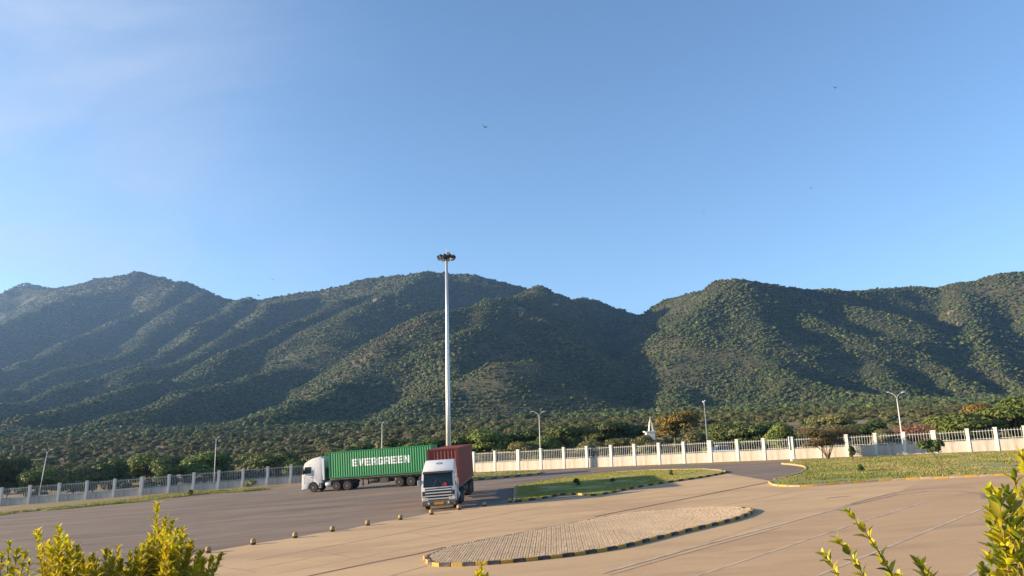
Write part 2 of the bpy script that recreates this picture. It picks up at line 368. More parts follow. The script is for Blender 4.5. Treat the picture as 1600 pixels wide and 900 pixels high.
def height(x, y):
    x = np.asarray(x, float); y = np.asarray(y, float)
    yy = np.minimum(y, 150); xx = np.clip(x, -130, 130)
    dd = y - (107 - 0.76*(x+6))
    z = PA + PB*xx*(1 - 0.75*np.maximum(sstep(110, 420, y), sstep(2, 40, dd)*(x > 0))) + PC*yy
    z = z + 0.045*np.clip(y-125, 0, 500) + 0.02*np.clip(y-625, 0, 2000)
    z = z + (vnoise(x, y, 60, 5)*2.0 + vnoise(x, y, 22, 6)*0.8)*sstep(125, 200, y)
    # raised terrace in front of the viewer
    t = 1 - sstep(8.0, 15.0, y)
    z = z*(1-t) + (CAMZ-1.75)*t
    far = y > 260
    if np.any(far):
        X = x[far]; Y = y[far]; zb = z[far]
        wx = X + vnoise(X, Y, 190, 1)*36 + vnoise(X, Y, 75, 2)*18; wy = Y + vnoise(X, Y, 190, 3)*30
        best = np.full(X.shape, -1e9); acc = np.zeros(X.shape); zs = []
        for kf, kn, w, P in RG:
            zr = np.full(X.shape, -1e9)
            for i in range(len(P)-1):
                a = P[i]; b = P[i+1]; d = b[:2]-a[:2]; l2 = d@d
                t_ = np.clip(((wx-a[0])*d[0]+(wy-a[1])*d[1])/l2, 0, 1)
                qx = a[0]+t_*d[0]; qy = a[1]+t_*d[1]; qz = a[2]+t_*(b[2]-a[2])
                dx = wx-qx; dy = wy-qy; dist = np.sqrt(dx*dx+dy*dy)
                k = np.where(dy > 0, kf, kn)
                k = kn + (kf-kn)*sstep(-30, 30, dy)
                zz = qz - k*(np.sqrt(dist*dist+w*w)-w)
                zr = np.maximum(zr, zz)
            zs.append(zr)
        zs.append(zb)
        Z = np.stack(zs); mxz = Z.max(0); s = 5.0
        r = mxz + s*np.log(np.exp((Z-mxz)/s).sum(0)) 
        up = np.clip((r-zb)/60, 0, 1)
        r = r + up*(vnoise(X, Y, 120, 7)*16 + vnoise(X, Y, 48, 8)*9 + vnoise(X, Y, 20, 9)*4)
        z = z.copy(); z[far] = zb + (r-zb)*sstep(260, 420, Y)
    return z
def hz(x, y): return float(height(np.array([x]), np.array([y]))[0])

def grid_obj(name, xs, ys, m, off=0.0, kind='structure'):
    X, Y = np.meshgrid(xs, ys); Z = height(X.ravel(), Y.ravel()) + off
    V = np.stack([X.ravel(), Y.ravel(), Z], 1); nx = len(xs); ny = len(ys)
    i = np.arange(nx*ny).reshape(ny, nx)
    F = np.stack([i[:-1,:-1], i[:-1,1:], i[1:,1:], i[1:,:-1]], -1).reshape(-1, 4)
    me = bpy.data.meshes.new(name); me.from_pydata(V.tolist(), [], F.tolist())
    me.polygons.foreach_set('use_smooth', [True]*len(me.polygons)); me.materials.append(m)
    o = link(name, me); o['kind'] = kind; return o
xs_near = np.concatenate([np.arange(-3200,-400,80), np.arange(-400,-120,20), np.arange(-120,121,6), np.arange(140,401,20), np.arange(480,3201,80)]).astype(float)
ys_near = np.concatenate([np.arange(-200,-20,30), np.arange(-20,6,4), np.arange(6,17,1), np.arange(18,126,6), np.arange(130,425,10)]).astype(float)
ys_near[-1] = 420
grid_obj('ground', xs_near, ys_near, M['dirt'])
xs_far = np.concatenate([np.arange(-3200,-1500,50), np.arange(-1500,1500,13), np.arange(1500,3201,50)]).astype(float)
ys_far = np.concatenate([np.arange(420,2000,12), np.arange(2000,2800,20), np.arange(2800,3600,60)]).astype(float)
grid_obj('mountain', xs_far, ys_far, M['mountain'], 0.0)

# ------------------------------------------------------------------ flat sheets of the yard
def sheet(name, poly, h, m, kind='structure', parent=None, cut=None):
    """poly: list of (x,y); laid h above the yard plane"""
    bm = bmesh.new()
    vs = [bm.verts.new((p[0], p[1], plane(p[0], p[1]) + h)) for p in poly]
    bm.faces.new(vs); bmesh.ops.triangulate(bm, faces=bm.faces)
    bmesh.ops.recalc_face_normals(bm, faces=bm.faces)
    for f in bm.faces:
        if f.normal.z < 0: f.normal_flip()
    me = bpy.data.meshes.new(name); bm.to_mesh(me); bm.free(); me.materials.append(m)
    o = link(name, me, parent)
    if kind: o['kind'] = kind
    return o
def P(*pts, h=0.0): return [tuple(at(a, b, h)[:2]) for a, b in pts]
def strip(name, pts, w, h, m, kind='structure'):
    q = [Vector(at(a, b)[:2]) for a, b in pts]; l = []; r = []
    for i, p in enumerate(q):
        d = (q[min(i+1, len(q)-1)] - q[max(i-1, 0)]).normalized(); n = Vector((-d.y, d.x))
        l.append(p + n*w/2); r.append(p - n*w/2)
    return sheet(name, [tuple(p) for p in l + r[::-1]], h, m, kind)

def dense(poly, step=1.0, closed=True):
    out = []; n = len(poly)
    for i in range(n if closed else n-1):
        a = Vector(poly[i]); b = Vector(poly[(i+1) % n]); k = max(1, int((b-a).length/step))
        out += [tuple(a+(b-a)*j/k) for j in range(k)]
    if not closed: out.append(tuple(poly[-1]))
    return out
asph = P((0,807),(33,802),(100,797),(167,790),(217,786),(250,781),(323,772.5),(382,769),(428,765),(465,760.5),(560,752),(741,739.5),(810,737),(918,732),(1031,728.5),(1154,724.5),(1225,722),(1300,722),(1300,760),(1100,800),(800,860))
asph = [(-120, 82)] + asph + [(2, 22), (-20, 16), (-120, 16)]
sheet('asphalt_yard', asph, 0.006, M['asphalt'])
conc = P((100,905),(325,863.5),(395,851),(460,840.5),(519,830),(574,820.5),(625,811.5),(673,802),(717,796),(756,791),(800,786),(930,773),(1041,754),(1135,740),(1200,751),(1262,757),(1400,750),(1600,742),(1700,737))
conc = [(-60, 15.8)] + [(-24, 24)] + conc + [(90, 66), (90, 15.8)]
edge = dense(conc[1:14], 0.7, False); edge = [edge[0]]+[(x+rnd.uniform(-.16,.16)+float(vnoise(np.array([x]), np.array([y]), 2.2, 51)[0])*.7, y+rnd.uniform(-.16,.16)+float(vnoise(np.array([x]), np.array([y]), 2.2, 52)[0])*.7) for x, y in edge[1:-1]]+[edge[-1]]
sheet('concrete_apron', [conc[0]]+edge+conc[14:], 0.012, M['concrete'])
park = P((952,899),(1220,824),(1335,789),(1400,771),(1440,751),(1600,742),(1700,737))
park = [(1.0, 15.6)] + park + [(89, 65.8), (89, 15.6)]
sheet('parking_area', park, 0.018, M['parking'])
strip('drain_channel', [(440,910),(490,899),(585,879),(650,866.5),(695,855.5)], 0.26, 0.018, M['drain'])
strip('drain_channel', [(930,807.5),(952,803),(1060,782),(1170,760),(1201,754)], 0.30, 0.018, M['drain'])
strip('pavement_joint', [(400,875),(560,846),(700,819),(762,808),(856,790)], 0.10, 0.018, M['joint'])
strip('pavement_joint', [(952,899.5),(1090,860.5),(1220,824.5)], 0.07, 0.024, M['joint'])
strip('pavement_joint', [(590,907),(640,892),(668,884.5)], 0.06, 0.018, M['joint'])
strip('pavement_joint', [(1130,790),(1180,781),(1240,768)], 0.05, 0.018, M['joint'])
strip('parking_line', [(940,897),(1080,857),(1220,820),(1331,789)], 0.17, 0.025, M['line'])
strip('parking_line', [(1060,909),(1100,897),(1220,858),(1330,821),(1443,785.5)], 0.13, 0.025, M['line'])
strip('parking_line', [(1230,920),(1281,899),(1430,838),(1568,782)], 0.13, 0.025, M['line'])
strip('parking_line', [(1480,920),(1532,888),(1640,824)], 0.13, 0.025, M['line'])
for q_ in ([(487,859),(525,867),(562,874)], [(640,832),(700,842)], [(770,808),(850,818)], [(880,787),(960,797)], [(330,884),(400,894)], [(1000,766),(1075,775)]): strip('pavement_joint', q_, 0.06, 0.017, M['joint'])
M['streak'] = mat('tyre_streak', (0.43,0.293,0.172), 0.92, (0.505,0.347,0.2), 0.9, 6, 0.38, 0.6, grit=0.1, spec=0.2)
M['streak_dark'] = mat('asphalt_streak', (0.148,0.116,0.096), 0.92, (0.19,0.147,0.118), 0.7, 6, 0.38, 0.62, grit=0.12, spec=0.2)
for q_ in ([(380,892),(560,858),(720,830),(900,797)], [(430,897),(600,864),(760,835)], [(700,826),(860,800),(1000,775),(1100,757)], [(830,826),(1000,788),(1140,765),(1230,763)], [(1000,880),(1120,842),(1210,812)], [(1185,790),(1260,772),(1330,764)]): strip('tyre_mark', q_, 0.26, 0.0165, M['streak'])
for q_ in ([(60,850),(200,836),(380,812),(560,786)], [(20,830),(160,817),(330,799),(470,782)], [(200,862),(360,838),(520,812),(640,790)], [(300,790),(420,778),(520,771)], [(760,760),(860,744),(980,733)]): strip('tyre_mark', q_, 0.34, 0.0105, M['streak_dark'])
# curved tyre marks
strip('tyre_mark', [(1330,790),(1400,774),(1450,768),(1500,768),(1535,772),(1537,780)], 0.22, 0.022, M['tyremark'])
strip('tyre_mark', [(1290,800),(1340,785),(1400,770),(1450,764),(1520,762)], 0.16, 0.021, M['tyremark'])
strip('tyre_mark', [(1290,779),(1315,776.5),(1330,775.5)], 0.2, 0.022, M['tyremark'])

# ------------------------------------------------------------------ grass helper
def inside(poly, x, y):
    c = np.zeros(x.shape, bool); n = len(poly); j = n-1
    for i in range(n):
        xi, yi = poly[i]; xj, yj = poly[j]
        s = ((yi > y) != (yj > y)) & (x < (xj-xi)*(y-yi)/((yj-yi)+1e-12)+xi); c ^= s; j = i
    return c
def grass(poly, n, h, hmin, hmax, m, name='grass', width=0.05, parent=None, bump=0.0):
    px = np.array([p[0] for p in poly]); py = np.array([p[1] for p in poly])
    N = int(n*3); x = NR.uniform(px.min(), px.max(), N); y = NR.uniform(py.min(), py.max(), N)
    k = inside(poly, x, y) & (vnoise(x, y, 3.2, 22)+.6*vnoise(x, y, 1.1, 23) > -.30); x = x[k][:n]; y = y[k][:n]; n = len(x)
    z = PA+PB*x+PC*y + h
    a = NR.uniform(0, 6.283, n); H = NR.uniform(hmin, hmax, n)*(0.6+0.8*(vnoise(x, y, 2.5, 21)+0.5)); w = width*NR.uniform(.6, 1.4, n)
    lean = NR.uniform(0.1, 0.6, n)*H; la = NR.uniform(0, 6.283, n)
    dx = np.cos(a)*w; dy = np.sin(a)*w
    tx = x+np.cos(la)*lean; ty = y+np.sin(la)*lean
    V = np.empty((n*3, 3)); V[0::3] = np.stack([x-dx, y-dy, z], 1); V[1::3] = np.stack([x+dx, y+dy, z], 1); V[2::3] = np.stack([tx, ty, z+H], 1)
    me = bpy.data.meshes.new(name); me.from_pydata(V.tolist(), [], np.arange(n*3).reshape(-1, 3).tolist()); me.materials.append(m)
    return link(name, me, parent)

def kerb_stones(root, pts, name='kerb_stone', length=0.5, width=0.16, high=0.15, mats=('kerb_yellow','kerb_black'), start=0, pale=None):
    """pts: plan polyline (x,y); one block object per stone"""
    q = [Vector(p) for p in pts]; seg = [(q[i+1]-q[i]).length for i in range(len(q)-1)]; tot = sum(seg)
    n = max(1, round(tot/length)); st = tot/n
    def pos(s):
        s = min(max(s, 0), tot)
        for i, l in enumerate(seg):
            if s <= l or i == len(seg)-1: return q[i] + (q[i+1]-q[i])*(s/l if l else 0)
            s -= l
    mesh_cache = {}
    for i in range(n):
        p0 = pos(i*st); p1 = pos((i+1)*st); c = (p0+p1)/2; d = (p1-p0); ang = math.atan2(d.y, d.x)
        mn = mats[(i+start) % len(mats)]
        if pale and rnd.random() < pale and mn != 'kerb_yellow': mn = 'kerb_pale'
        key = mn
        if key not in mesh_cache:
            b = MB(); L2 = st/2-0.006
            b.box(-L2, L2, -width/2, width/2, -0.05, high)
            mesh_cache[key] = b.mesh(name, M[mn], bevel=0.02)
        o = link(name, mesh_cache[key], root)
        slope = (plane(p1.x, p1.y)-plane(p0.x, p0.y))/max(d.length, 1e-6)
        o.location = (c.x, c.y, plane(c.x, c.y)+rnd.uniform(-.006, .006)); o.rotation_euler = (0, -math.atan(slope), ang + rnd.uniform(-.012, .012))
        o.scale = (max(0.3, (p1-p0).length/st), 1, 1)

def inset(poly, d):
    """shrink polygon (x,y) by d, crude vertex-normal inset"""
    q = [Vector(p) for p in poly]; n = len(q)
    area = sum(q[i].x*q[(i+1) % n].y-q[(i+1) % n].x*q[i].y for i in range(n)); s = 1 if area > 0 else -1
    r = []
    for i in range(n):
        a = (q[i]-q[i-1]).normalized(); b = (q[(i+1) % n]-q[i]).normalized()
        nn = Vector((-(a.y+b.y), a.x+b.x)); nn = nn.normalized() if nn.length > 1e-6 else Vector((-a.y, a.x))
        r.append(tuple(q[i]+nn*d*s))
    return r
def chaikin(poly, it=2, closed=True):
    for _ in range(it):
        o = []; n = len(poly)
        if not closed: o.append(poly[0])
        for i in range(n if closed else n-1):
            a = Vector(poly[i]); b = Vector(poly[(i+1) % n])
            o += [tuple(a*.75+b*.25), tuple(a*.25+b*.75)]
        if not closed: o.append(poly[-1])
        poly = o
    return poly

# --- paved island with painted kerb
front = P((664,873),(669,881),(680,885.5),(706,885.8),(757,883.5),(800,880),(837,876),(884,871),(950,861),(980,855),(1020,845),(1060,835),(1100,825.5),(1140,816),(1170,806),(1178,799))
back = P((1176,795),(1160,792),(1140,791),(1100,791),(1060,793),(1020,796),(980,800),(900,814),(815,830.5),(736,845.5),(695,855),(672,864), h=0.15)
isl = front + back
root = sheet('paved_island', inset(isl, 0.10), 0.085, M['sand'])
kerb_stones(root, chaikin(front + back[:2], 1, False), length=0.52, start=0, high=0.16)
kerb_stones(root, back[1:] + front[:1], length=0.8, high=0.13, mats=('kerb_pale',), width=0.12)
pin = inset(isl, 0.17); ax = np.array(pin)
bw, bl, g = 0.118, 0.235, 0.011
vs = []; fs = []
nx_ = int((ax[:,0].max()-ax[:,0].min())/bw)+2; ny_ = int((ax[:,1].max()-ax[:,1].min())/bl)+2
cx_, cy_ = np.meshgrid(np.arange(nx_), np.arange(ny_)); cx_ = cx_.ravel(); cy_ = cy_.ravel()
X = ax[:,0].min()+cx_*bw + 0.05*(cy_*bl); Y = ax[:,1].min()+cy_*bl+(cx_ % 2)*bl/2
k = inside(pin, X, Y); X = X[k]; Y = Y[k]
for x, y in zip(X, Y):
    zt = plane(x, y)+0.137+rnd.uniform(-.005, .004); zb = zt-0.05; tx = rnd.uniform(-.003, .003); ty = rnd.uniform(-.003, .003)
    hx = bw/2-g/2-rnd.uniform(0, .006); hy = bl/2-g/2-rnd.uniform(0, .008); b0 = len(vs)
    for sx, sy in ((-1,-1),(1,-1),(1,1),(-1,1)):
        vs.append((x+sx*hx, y+sy*hy, zb)); vs.append((x+sx*(hx-.008), y+sy*(hy-.008), zt+PB*sx*hx+sx*tx+sy*ty))
    fs += [(b0+1,b0+3,b0+5,b0+7),(b0,b0+2,b0+3,b0+1),(b0+2,b0+4,b0+5,b0+3),(b0+4,b0+6,b0+7,b0+5),(b0+6,b0,b0+1,b0+7)]
me = bpy.data.meshes.new('paving_blocks'); me.from_pydata(vs, [], fs); me.materials.append(M['paver'])
tag(link('paving_blocks', me, root), kind='stuff')

# --- long grass island in the middle
gl = P((804,785.5),(804,772),(805,760))
gt = P((851,749.5),(922,740),(960,736.5),(1017,733.5),(1101,732),(1126,734), h=0.15)
gb = P((1136,738.5),(1120,742.5),(1089,748),(1041,755),(994,762.5),(946,772.5),(927,775.5),(905,773.5),(877,773.5),(851,779))
isl2 = gl + gt + gb
root = sheet('grass_island', inset(isl2, 0.08), 0.10, M['grass'])
kerb_stones(root, [gt[-1]] + gb + [gl[0]], length=0.6, high=0.15)
kerb_stones(root, gl + gt, length=0.9, high=0.15, mats=('kerb_pale','kerb_yellow','kerb_pale'))
gi = inset(isl2, 0.22)
tag(grass(gi, 30000, 0.09, 0.03, 0.10, M['blade_green'], width=0.03), 'short green grass covering the long middle island', 'grass', kind='stuff')

# --- small grass island behind the red truck
i3 = P((640,752),(741,739.5),(800,736.5),(830,736.3),(846,738.5),(842,741),(800,745.5),(741,750.5),(640,759))
root = sheet('grass_island', inset(i3, 0.08), 0.10, M['grass_dry'])
kerb_stones(root, [i3[4], i3[5], i3[6], i3[7], i3[8]], length=0.7, high=0.14)
tag(grass(inset(i3, .2), 9000, 0.09, 0.03, 0.12, M['blade'], width=0.035), 'dry grass on the small island behind the red truck', 'grass', kind='stuff')

# --- grass island at the right with broken yellow kerb
rb = P((1202,754),(1206,758),(1216,760.5),(1240,761),(1262,760.5),(1330,755.5),(1400,750.5),(1500,746.5),(1600,742),(1700,737.5))
rn = P((1222,725.5),(1240,727),(1256,729.5),(1260,732),(1259,736),(1250,741),(1230,746.5),(1210,751))
rt = P((1700,703.5),(1606,705),(1560,707),(1460,711.5),(1371,714.5),(1290,718),(1240,720.5))
isl4 = rb + rt + rn
root = sheet('grass_island', inset(isl4, 0.05), 0.09, M['grass_dry'])
kerb_stones(root, chaikin(rb, 1, False), length=0.85, high=0.14, mats=('kerb_pale','kerb_yellow'), start=1)
kerb_stones(root, rn, length=0.85, high=0.14, mats=('kerb_pale','kerb_yellow'))
tag(grass(inset(isl4, .25), 70000, 0.08, 0.03, 0.13, M['blade'], width=0.035), 'dry yellowish grass on the right-hand island before the fence', 'grass', kind='stuff')

# --- grass verge along the left road edge and rough strip
gv = P((-60,812),(0,805.5),(33,801),(100,796),(167,789),(217,785),(250,780.5),(323,772),(382,768.5),(425,765),(400,763.5),(330,767.5),(250,775),(180,784),(110,791.5),(33,799),(-60,808))
sheet('grass_verge', gv, 0.02, M['grass_dry'])
tag(grass(gv, 22000, 0.0, 0.08, 0.34, M['blade'], width=0.05), 'strip of dry grass along the left road edge', 'grass', kind='stuff')
uv = P((480,757),(560,751),(640,745.5),(700,741.5),(741,739.5),(741,737.5),(640,742),(560,747.5),(480,753.5))
sheet('grass_verge', uv, 0.02, M['grass_dry'])
tag(grass(uv, 9000, 0.0, 0.08, 0.3, M['blade'], width=0.05), 'dry yellow grass seen beneath the green container trailer', 'grass', kind='stuff')

# ------------------------------------------------------------------ fences
def fence(name, pil, label, hpx, thick_at, wall_h, extra):
    """pil: list of (px, base py); put on a straight line in plan"""
    g = [at(a, b) for a, b in pil]
    xs = np.array([p.x for p in g]); ys = np.array([p.y for p in g]); A = np.polyfit(xs, ys, 1)
    pts = []
    for (a, b), p in zip(pil, g):
        d = ray(a, b); t = A[1]/(1-A[0]*d.x)
        pts.append(Vector((d.x*t, t, CAMZ+d.z*t)))
    pts = [Vector((p.x, p.y, plane(p.x, p.y)*0.5+p.z*0.5)) for p in pts]
    root = empty(name, pts[len(pts)//2]); tag(root, label, 'fence')
    O = root.location; ang = math.atan2(pts[-1].y-pts[0].y, pts[-1].x-pts[0].x)
    cache = {}; bars = 0
    barmesh = MB().box(-.012, .012, -.012, .012, 0, 1).mesh('bar', M['railing'], fix=False)
    for i, p in enumerate(pts):
        H = hpx(pil[i][0])*p.y/FPX; wide = 0.42 if i in thick_at else 0.30
        b = MB(); w = wide/2
        b.box(-w, w, -.16, .16, -0.5, H-0.09)
        b.box(-w-.05, w+.05, -.21, .21, H-0.09, H-0.03); b.box(-w-.02, w+.02, -.18, .18, H-0.03, H)
        o = b.obj('pillar', M['pillar'], root, bevel=0.012); o.location = p-O; o.rotation_euler = (0, 0, ang)
        if i == len(pts)-1: break
        q = pts[i+1]; d = q-p; Lh = math.hypot(d.x, d.y); w2 = (0.42 if i+1 in thick_at else 0.30)/2
        x0 = w; x1 = Lh-w2; sl = d.z/Lh; Hn = hpx(pil[i+1][0])*q.y/FPX
        wt = wall_h
        def z(x): return sl*x
        b = MB(); ps = []
        for x in (x0, x1):
            for yy in (-.09, .09): ps += [(x, yy, z(x)-.5), (x, yy, z(x)+wt)]
        b.add(ps, [(0,1,5,4),(2,6,7,3),(1,3,7,5),(0,4,6,2),(0,2,3,1),(4,5,7,6)])
        ps = []
        for x in (x0, x1):
            for yy in (-.12, .12): ps += [(x, yy, z(x)+wt), (x, yy, z(x)+wt+.05)]
        b.add(ps, [(0,1,5,4),(2,6,7,3),(1,3,7,5),(0,4,6,2),(0,2,3,1),(4,5,7,6)])
        o = b.obj('wall_panel', M['wall'], root); o.location = p-O; o.rotation_euler = (0, 0, ang)
        top = min(H, Hn)-0.14
        for zz in (top-.16, wt+.16):
            b = MB().tube((x0, 0, z(x0)+zz), (x1, 0, z(x1)+zz), .02, n=5)
            ro = b.obj('rail', M['railing'], root); ro.location = p-O; ro.rotation_euler = (0, 0, ang)
        nb = max(4, round((x1-x0)/extra))
        for k in range(nb):
            x = x0+(k+.5)*(x1-x0)/nb
            o = link('bar', barmesh, ro); o.location = (x, 0, z(x)+wt+.05); o.scale = (1, 1, top-wt-.05)
    return root, pts
left_p = [(-48,796.5),(0,791),(44.7,787),(90.8,783.5),(134,780.5),(177.5,777.5),(220,774.5),(263,770.5),(301.7,767.5),(341,764),(379,761),(417.5,758),(454,755.5),(482,753.5),(508,751.5)]
right_p = [(510,751.3),(540,749.5),(572,747.5),(608,745),(642,742.5),(676,740),(709,737.5),(741,735.5),(774,734),(810.5,732.5),(846,731),(882,729.5),(918,728),(956,726.7),(992.5,725.5),(1031,724.2),(1070,723),(1111,721.5),(1154,720.3),(1195.7,719),(1240,717.5),(1283,716),(1326,715),(1371,713.3),(1416,711.7),(1462.5,710),(1516,707.5),(1560,705.5),(1606,703.5),(1652,701.5)]
f1, fp1 = fence('boundary_fence', left_p, 'shaded white fence with grey rails on the left, behind the asphalt yard', lambda x: 27.6, (6,), 0.95, 0.24)
f2, fp2 = fence('boundary_fence', right_p, 'sunlit cream fence with grey rails from the trucks to the right edge', lambda x: 29.0+(x-700)*0.0078, (9,17,25), 1.02, 0.25)

# ------------------------------------------------------------------ bollards
b0 = empty('bollard')
mb = MB().lathe([(0.135,-.08),(0.135,0.13)], 14); mb.obj('dark_band', M['kerb_black'], b0, smooth=True, angle=.6)
mb = MB().lathe([(0.136,0.13),(0.136,0.235),(0.122,0.275),(0.09,0.302),(0.045,0.316),(0.004,0.32)], 14); mb.obj('dome_top', mat('bollard_yellow', (0.40,0.25,0.08), .8, (0.28,0.18,0.08), 8, 5, .45, .7), b0, smooth=True, angle=.9)
bol = [(325,864.5),(395.5,851.5),(461,841),(519,831),(574.5,821.5),(625.5,812.5),(674,804.5),(717,797),(757,791.5),(796.5,785.5)]
for i, (a, b) in enumerate(bol):
    o = b0 if i == 0 else copy_tree(b0)
    o.location = at(a, b); s = 1.12+rnd.uniform(-.05,.05); o.scale = (s, s, s); o.rotation_euler = (rnd.uniform(-.04,.04), rnd.uniform(-.04,.04), rnd.uniform(0,6))
    w = 'nearest the golden shrub' if i == 0 else ('beside the grass island corner' if i == 9 else ORD[i]+' from the golden shrub')
    tag(o, 'low domed yellow and black bollard, '+w, 'bollard', 'bollards lining the yard edge')
# ------------------------------------------------------------------ foliage
def crown_mesh(name, m, seed, n_leaf, lobes, leaf, core=True, jit=0.4, fill=0.35):
    """lobes: list of (cx,cy,cz,rx,ry,rz); leaf clumps spread over and through the lobes"""
    R = np.random.RandomState(seed); V = []; F = []
    vol = np.array([l[3]*l[4]+l[3]*l[5] for l in lobes]); pr = vol/vol.sum()
    ids = R.choice(len(lobes), n_leaf, p=pr); Lb = np.array(lobes)[ids]
    d = R.normal(size=(n_leaf, 3)); d[:,2] = np.abs(d[:,2])*1.0 - 0.35*R.rand(n_leaf); d /= np.linalg.norm(d, axis=1)[:,None]
    rr = np.where(R.rand(n_leaf) < fill, R.uniform(.45, .9, n_leaf), R.uniform(.86, 1.12, n_leaf))
    c = Lb[:,:3] + d*Lb[:,3:]*rr[:,None]
    nrm = d/Lb[:,3:]; nrm /= np.linalg.norm(nrm, axis=1)[:,None]
    nrm = nrm + R.normal(size=nrm.shape)*jit; nrm /= np.linalg.norm(nrm, axis=1)[:,None]
    t = np.cross(nrm, R.normal(size=nrm.shape)); t /= np.linalg.norm(t, axis=1)[:,None]; b = np.cross(nrm, t)
    s = (leaf*R.uniform(.55, 1.35, n_leaf))[:,None]
    q = [c - t*s*.9 + nrm*s*R.uniform(-.25,.1,(n_leaf,1)), c - b*s*.62 , c + t*s*.95 + nrm*s*R.uniform(-.3,.1,(n_leaf,1)), c + b*s*.62]
    V = np.stack(q, 1).reshape(-1, 3); F = np.arange(n_leaf*4).reshape(-1, 4).tolist(); V = V.tolist()
    if core:
        for l in lobes:
            bm = bmesh.new(); bmesh.ops.create_icosphere(bm, subdivisions=2, radius=1.0); b0_ = len(V)
            for v in bm.verts:
                k = 0.68 + 0.22*R.rand(); V.append((l[0]+v.co.x*l[3]*k, l[1]+v.co.y*l[4]*k, l[2]+v.co.z*l[5]*k))
            for f in bm.faces: F.append([v.index+b0_ for v in f.verts])
            bm.free()
    me = bpy.data.meshes.new(name); me.from_pydata(V, [], F); me.materials.append(m); return me
def rand_lobes(seed, n, R, H, z0, sz):
    r = random.Random(seed); out = []
    for i in range(n):
        a = 6.283*i/n + r.uniform(-.5, .5); q = R*r.uniform(.25, .62); s = sz*r.uniform(.7, 1.2)
        out.append((q*math.cos(a), q*math.sin(a), z0+H*r.uniform(.0, 1.0), s, s*r.uniform(.85, 1.1), s*r.uniform(.62, .85)))
    out.append((0, 0, z0+H*.75, sz*1.1, sz*1.1, sz*.8)); return out

def scatter(name, xs, ys, zs, scl, protos, label, cat):
    col = bpy.data.collections.new(name+'_kinds')
    for i, me in enumerate(protos): col.objects.link(bpy.data.objects.new('%s_kind_%d' % (name, i), me))
    n = len(xs); me = bpy.data.meshes.new(name)
    me.vertices.add(n); me.vertices.foreach_set('co', np.stack([xs, ys, zs], 1).ravel())
    a = me.attributes.new('scl', 'FLOAT_VECTOR', 'POINT'); a.data.foreach_set('vector', scl.ravel())
    a = me.attributes.new('rot', 'FLOAT_VECTOR', 'POINT'); r = np.zeros((n, 3)); r[:,2] = NR.uniform(0, 6.283, n); r[:,0] = NR.uniform(-.12, .12, n); a.data.foreach_set('vector', r.ravel())
    a = me.attributes.new('idx', 'INT', 'POINT'); a.data.foreach_set('value', NR.randint(0, len(protos), n).astype(np.int32))
    o = link(name, me)
    g = bpy.data.node_groups.new(name, 'GeometryNodeTree')
    g.interface.new_socket('Geometry', in_out='INPUT', socket_type='NodeSocketGeometry'); g.interface.new_socket('Geometry', in_out='OUTPUT', socket_type='NodeSocketGeometry')
    N = g.nodes.new; gi_ = N('NodeGroupInput'); go = N('NodeGroupOutput'); ip = N('GeometryNodeInstanceOnPoints'); ci = N('GeometryNodeCollectionInfo')
    ci.inputs['Collection'].default_value = col; ci.inputs['Separate Children'].default_value = True; ci.inputs['Reset Children'].default_value = True
    def na(nm, ty):
        k = N('GeometryNodeInputNamedAttribute'); k.data_type = ty; k.inputs['Name'].default_value = nm; return k.outputs['Attribute']
    er = N('FunctionNodeEulerToRotation')
    K = g.links.new; K(gi_.outputs[0], ip.inputs['Points']); K(ci.outputs[0], ip.inputs['Instance']); ip.inputs['Pick Instance'].default_value = True
    K(na('idx', 'INT'), ip.inputs['Instance Index']); K(na('rot', 'FLOAT_VECTOR'), er.inputs[0]); K(er.outputs[0], ip.inputs['Rotation']); K(na('scl', 'FLOAT_VECTOR'), ip.inputs['Scale'])
    K(ip.outputs[0], go.inputs[0])
    md = o.modifiers.new('scatter', 'NODES'); md.node_group = g
    return tag(o, label, cat, kind='stuff')

def jitter_grid(x0, x1, y0, y1, s):
    xs = np.arange(x0, x1, s); ys = np.arange(y0, y1, s); X, Y = np.meshgrid(xs, ys); X = X.ravel(); Y = Y.ravel()
    return X+NR.uniform(-.5, .5, X.size)*s, Y+NR.uniform(-.5, .5, X.size)*s
def visible(x, y, z, marg):
    """drop plants hidden deep behind nearer ridges (with a wide margin for side steps)"""
    b = ((np.arctan2(x, y)+1.2)/2.4*700).astype(int).clip(0, 699); el = (z+marg-CAMZ)/y
    o = np.argsort(y); keep = np.zeros(len(x), bool); mxe = np.full(700, -1.0); top = (z-CAMZ)/y
    for i in o:
        bi = b[i]
        if el[i] >= mxe[bi]: keep[i] = True
        if top[i] > mxe[bi]: mxe[bi] = top[i]
    return keep
# hill forest
hk = [crown_mesh('hill_crown', M['leaf_hill'], 40+i, 190, rand_lobes(40+i, 4, 3.2, 1.4, 1.6, 1.9), 0.62) for i in range(5)]
X = []; Y = []; S = []
for y0, y1, sp, sz in ((420, 800, 3.1, 0.52), (800, 1300, 3.4, 0.585), (1300, 1800, 4.2, 0.72), (1800, 2500, 5.6, 0.96)):
    w = 0.80*y1+90; a, b = jitter_grid(-w, w, y0, y1, sp); k = np.abs(a) < 0.80*b+90; a = a[k]; b = b[k]
    dens = vnoise(a, b, 90, 31)+vnoise(a, b, 28, 32)*.9; k = NR.rand(len(a)) < 1.04+dens*0.75; a = a[k]; b = b[k]
    X.append(a); Y.append(b); S.append(np.full(len(a), sz))
X = np.concatenate(X); Y = np.concatenate(Y); S = np.concatenate(S); Z = height(X, Y)
k = visible(X, Y, Z, 26.0); X = X[k]; Y = Y[k]; Z = Z[k]; S = S[k]
sc_ = S*np.clip(np.exp(NR.normal(-.06, .30, len(X))), .4, 1.9)*(0.97+0.6*vnoise(X, Y, 110, 33)+.4*vnoise(X, Y, 35, 34))
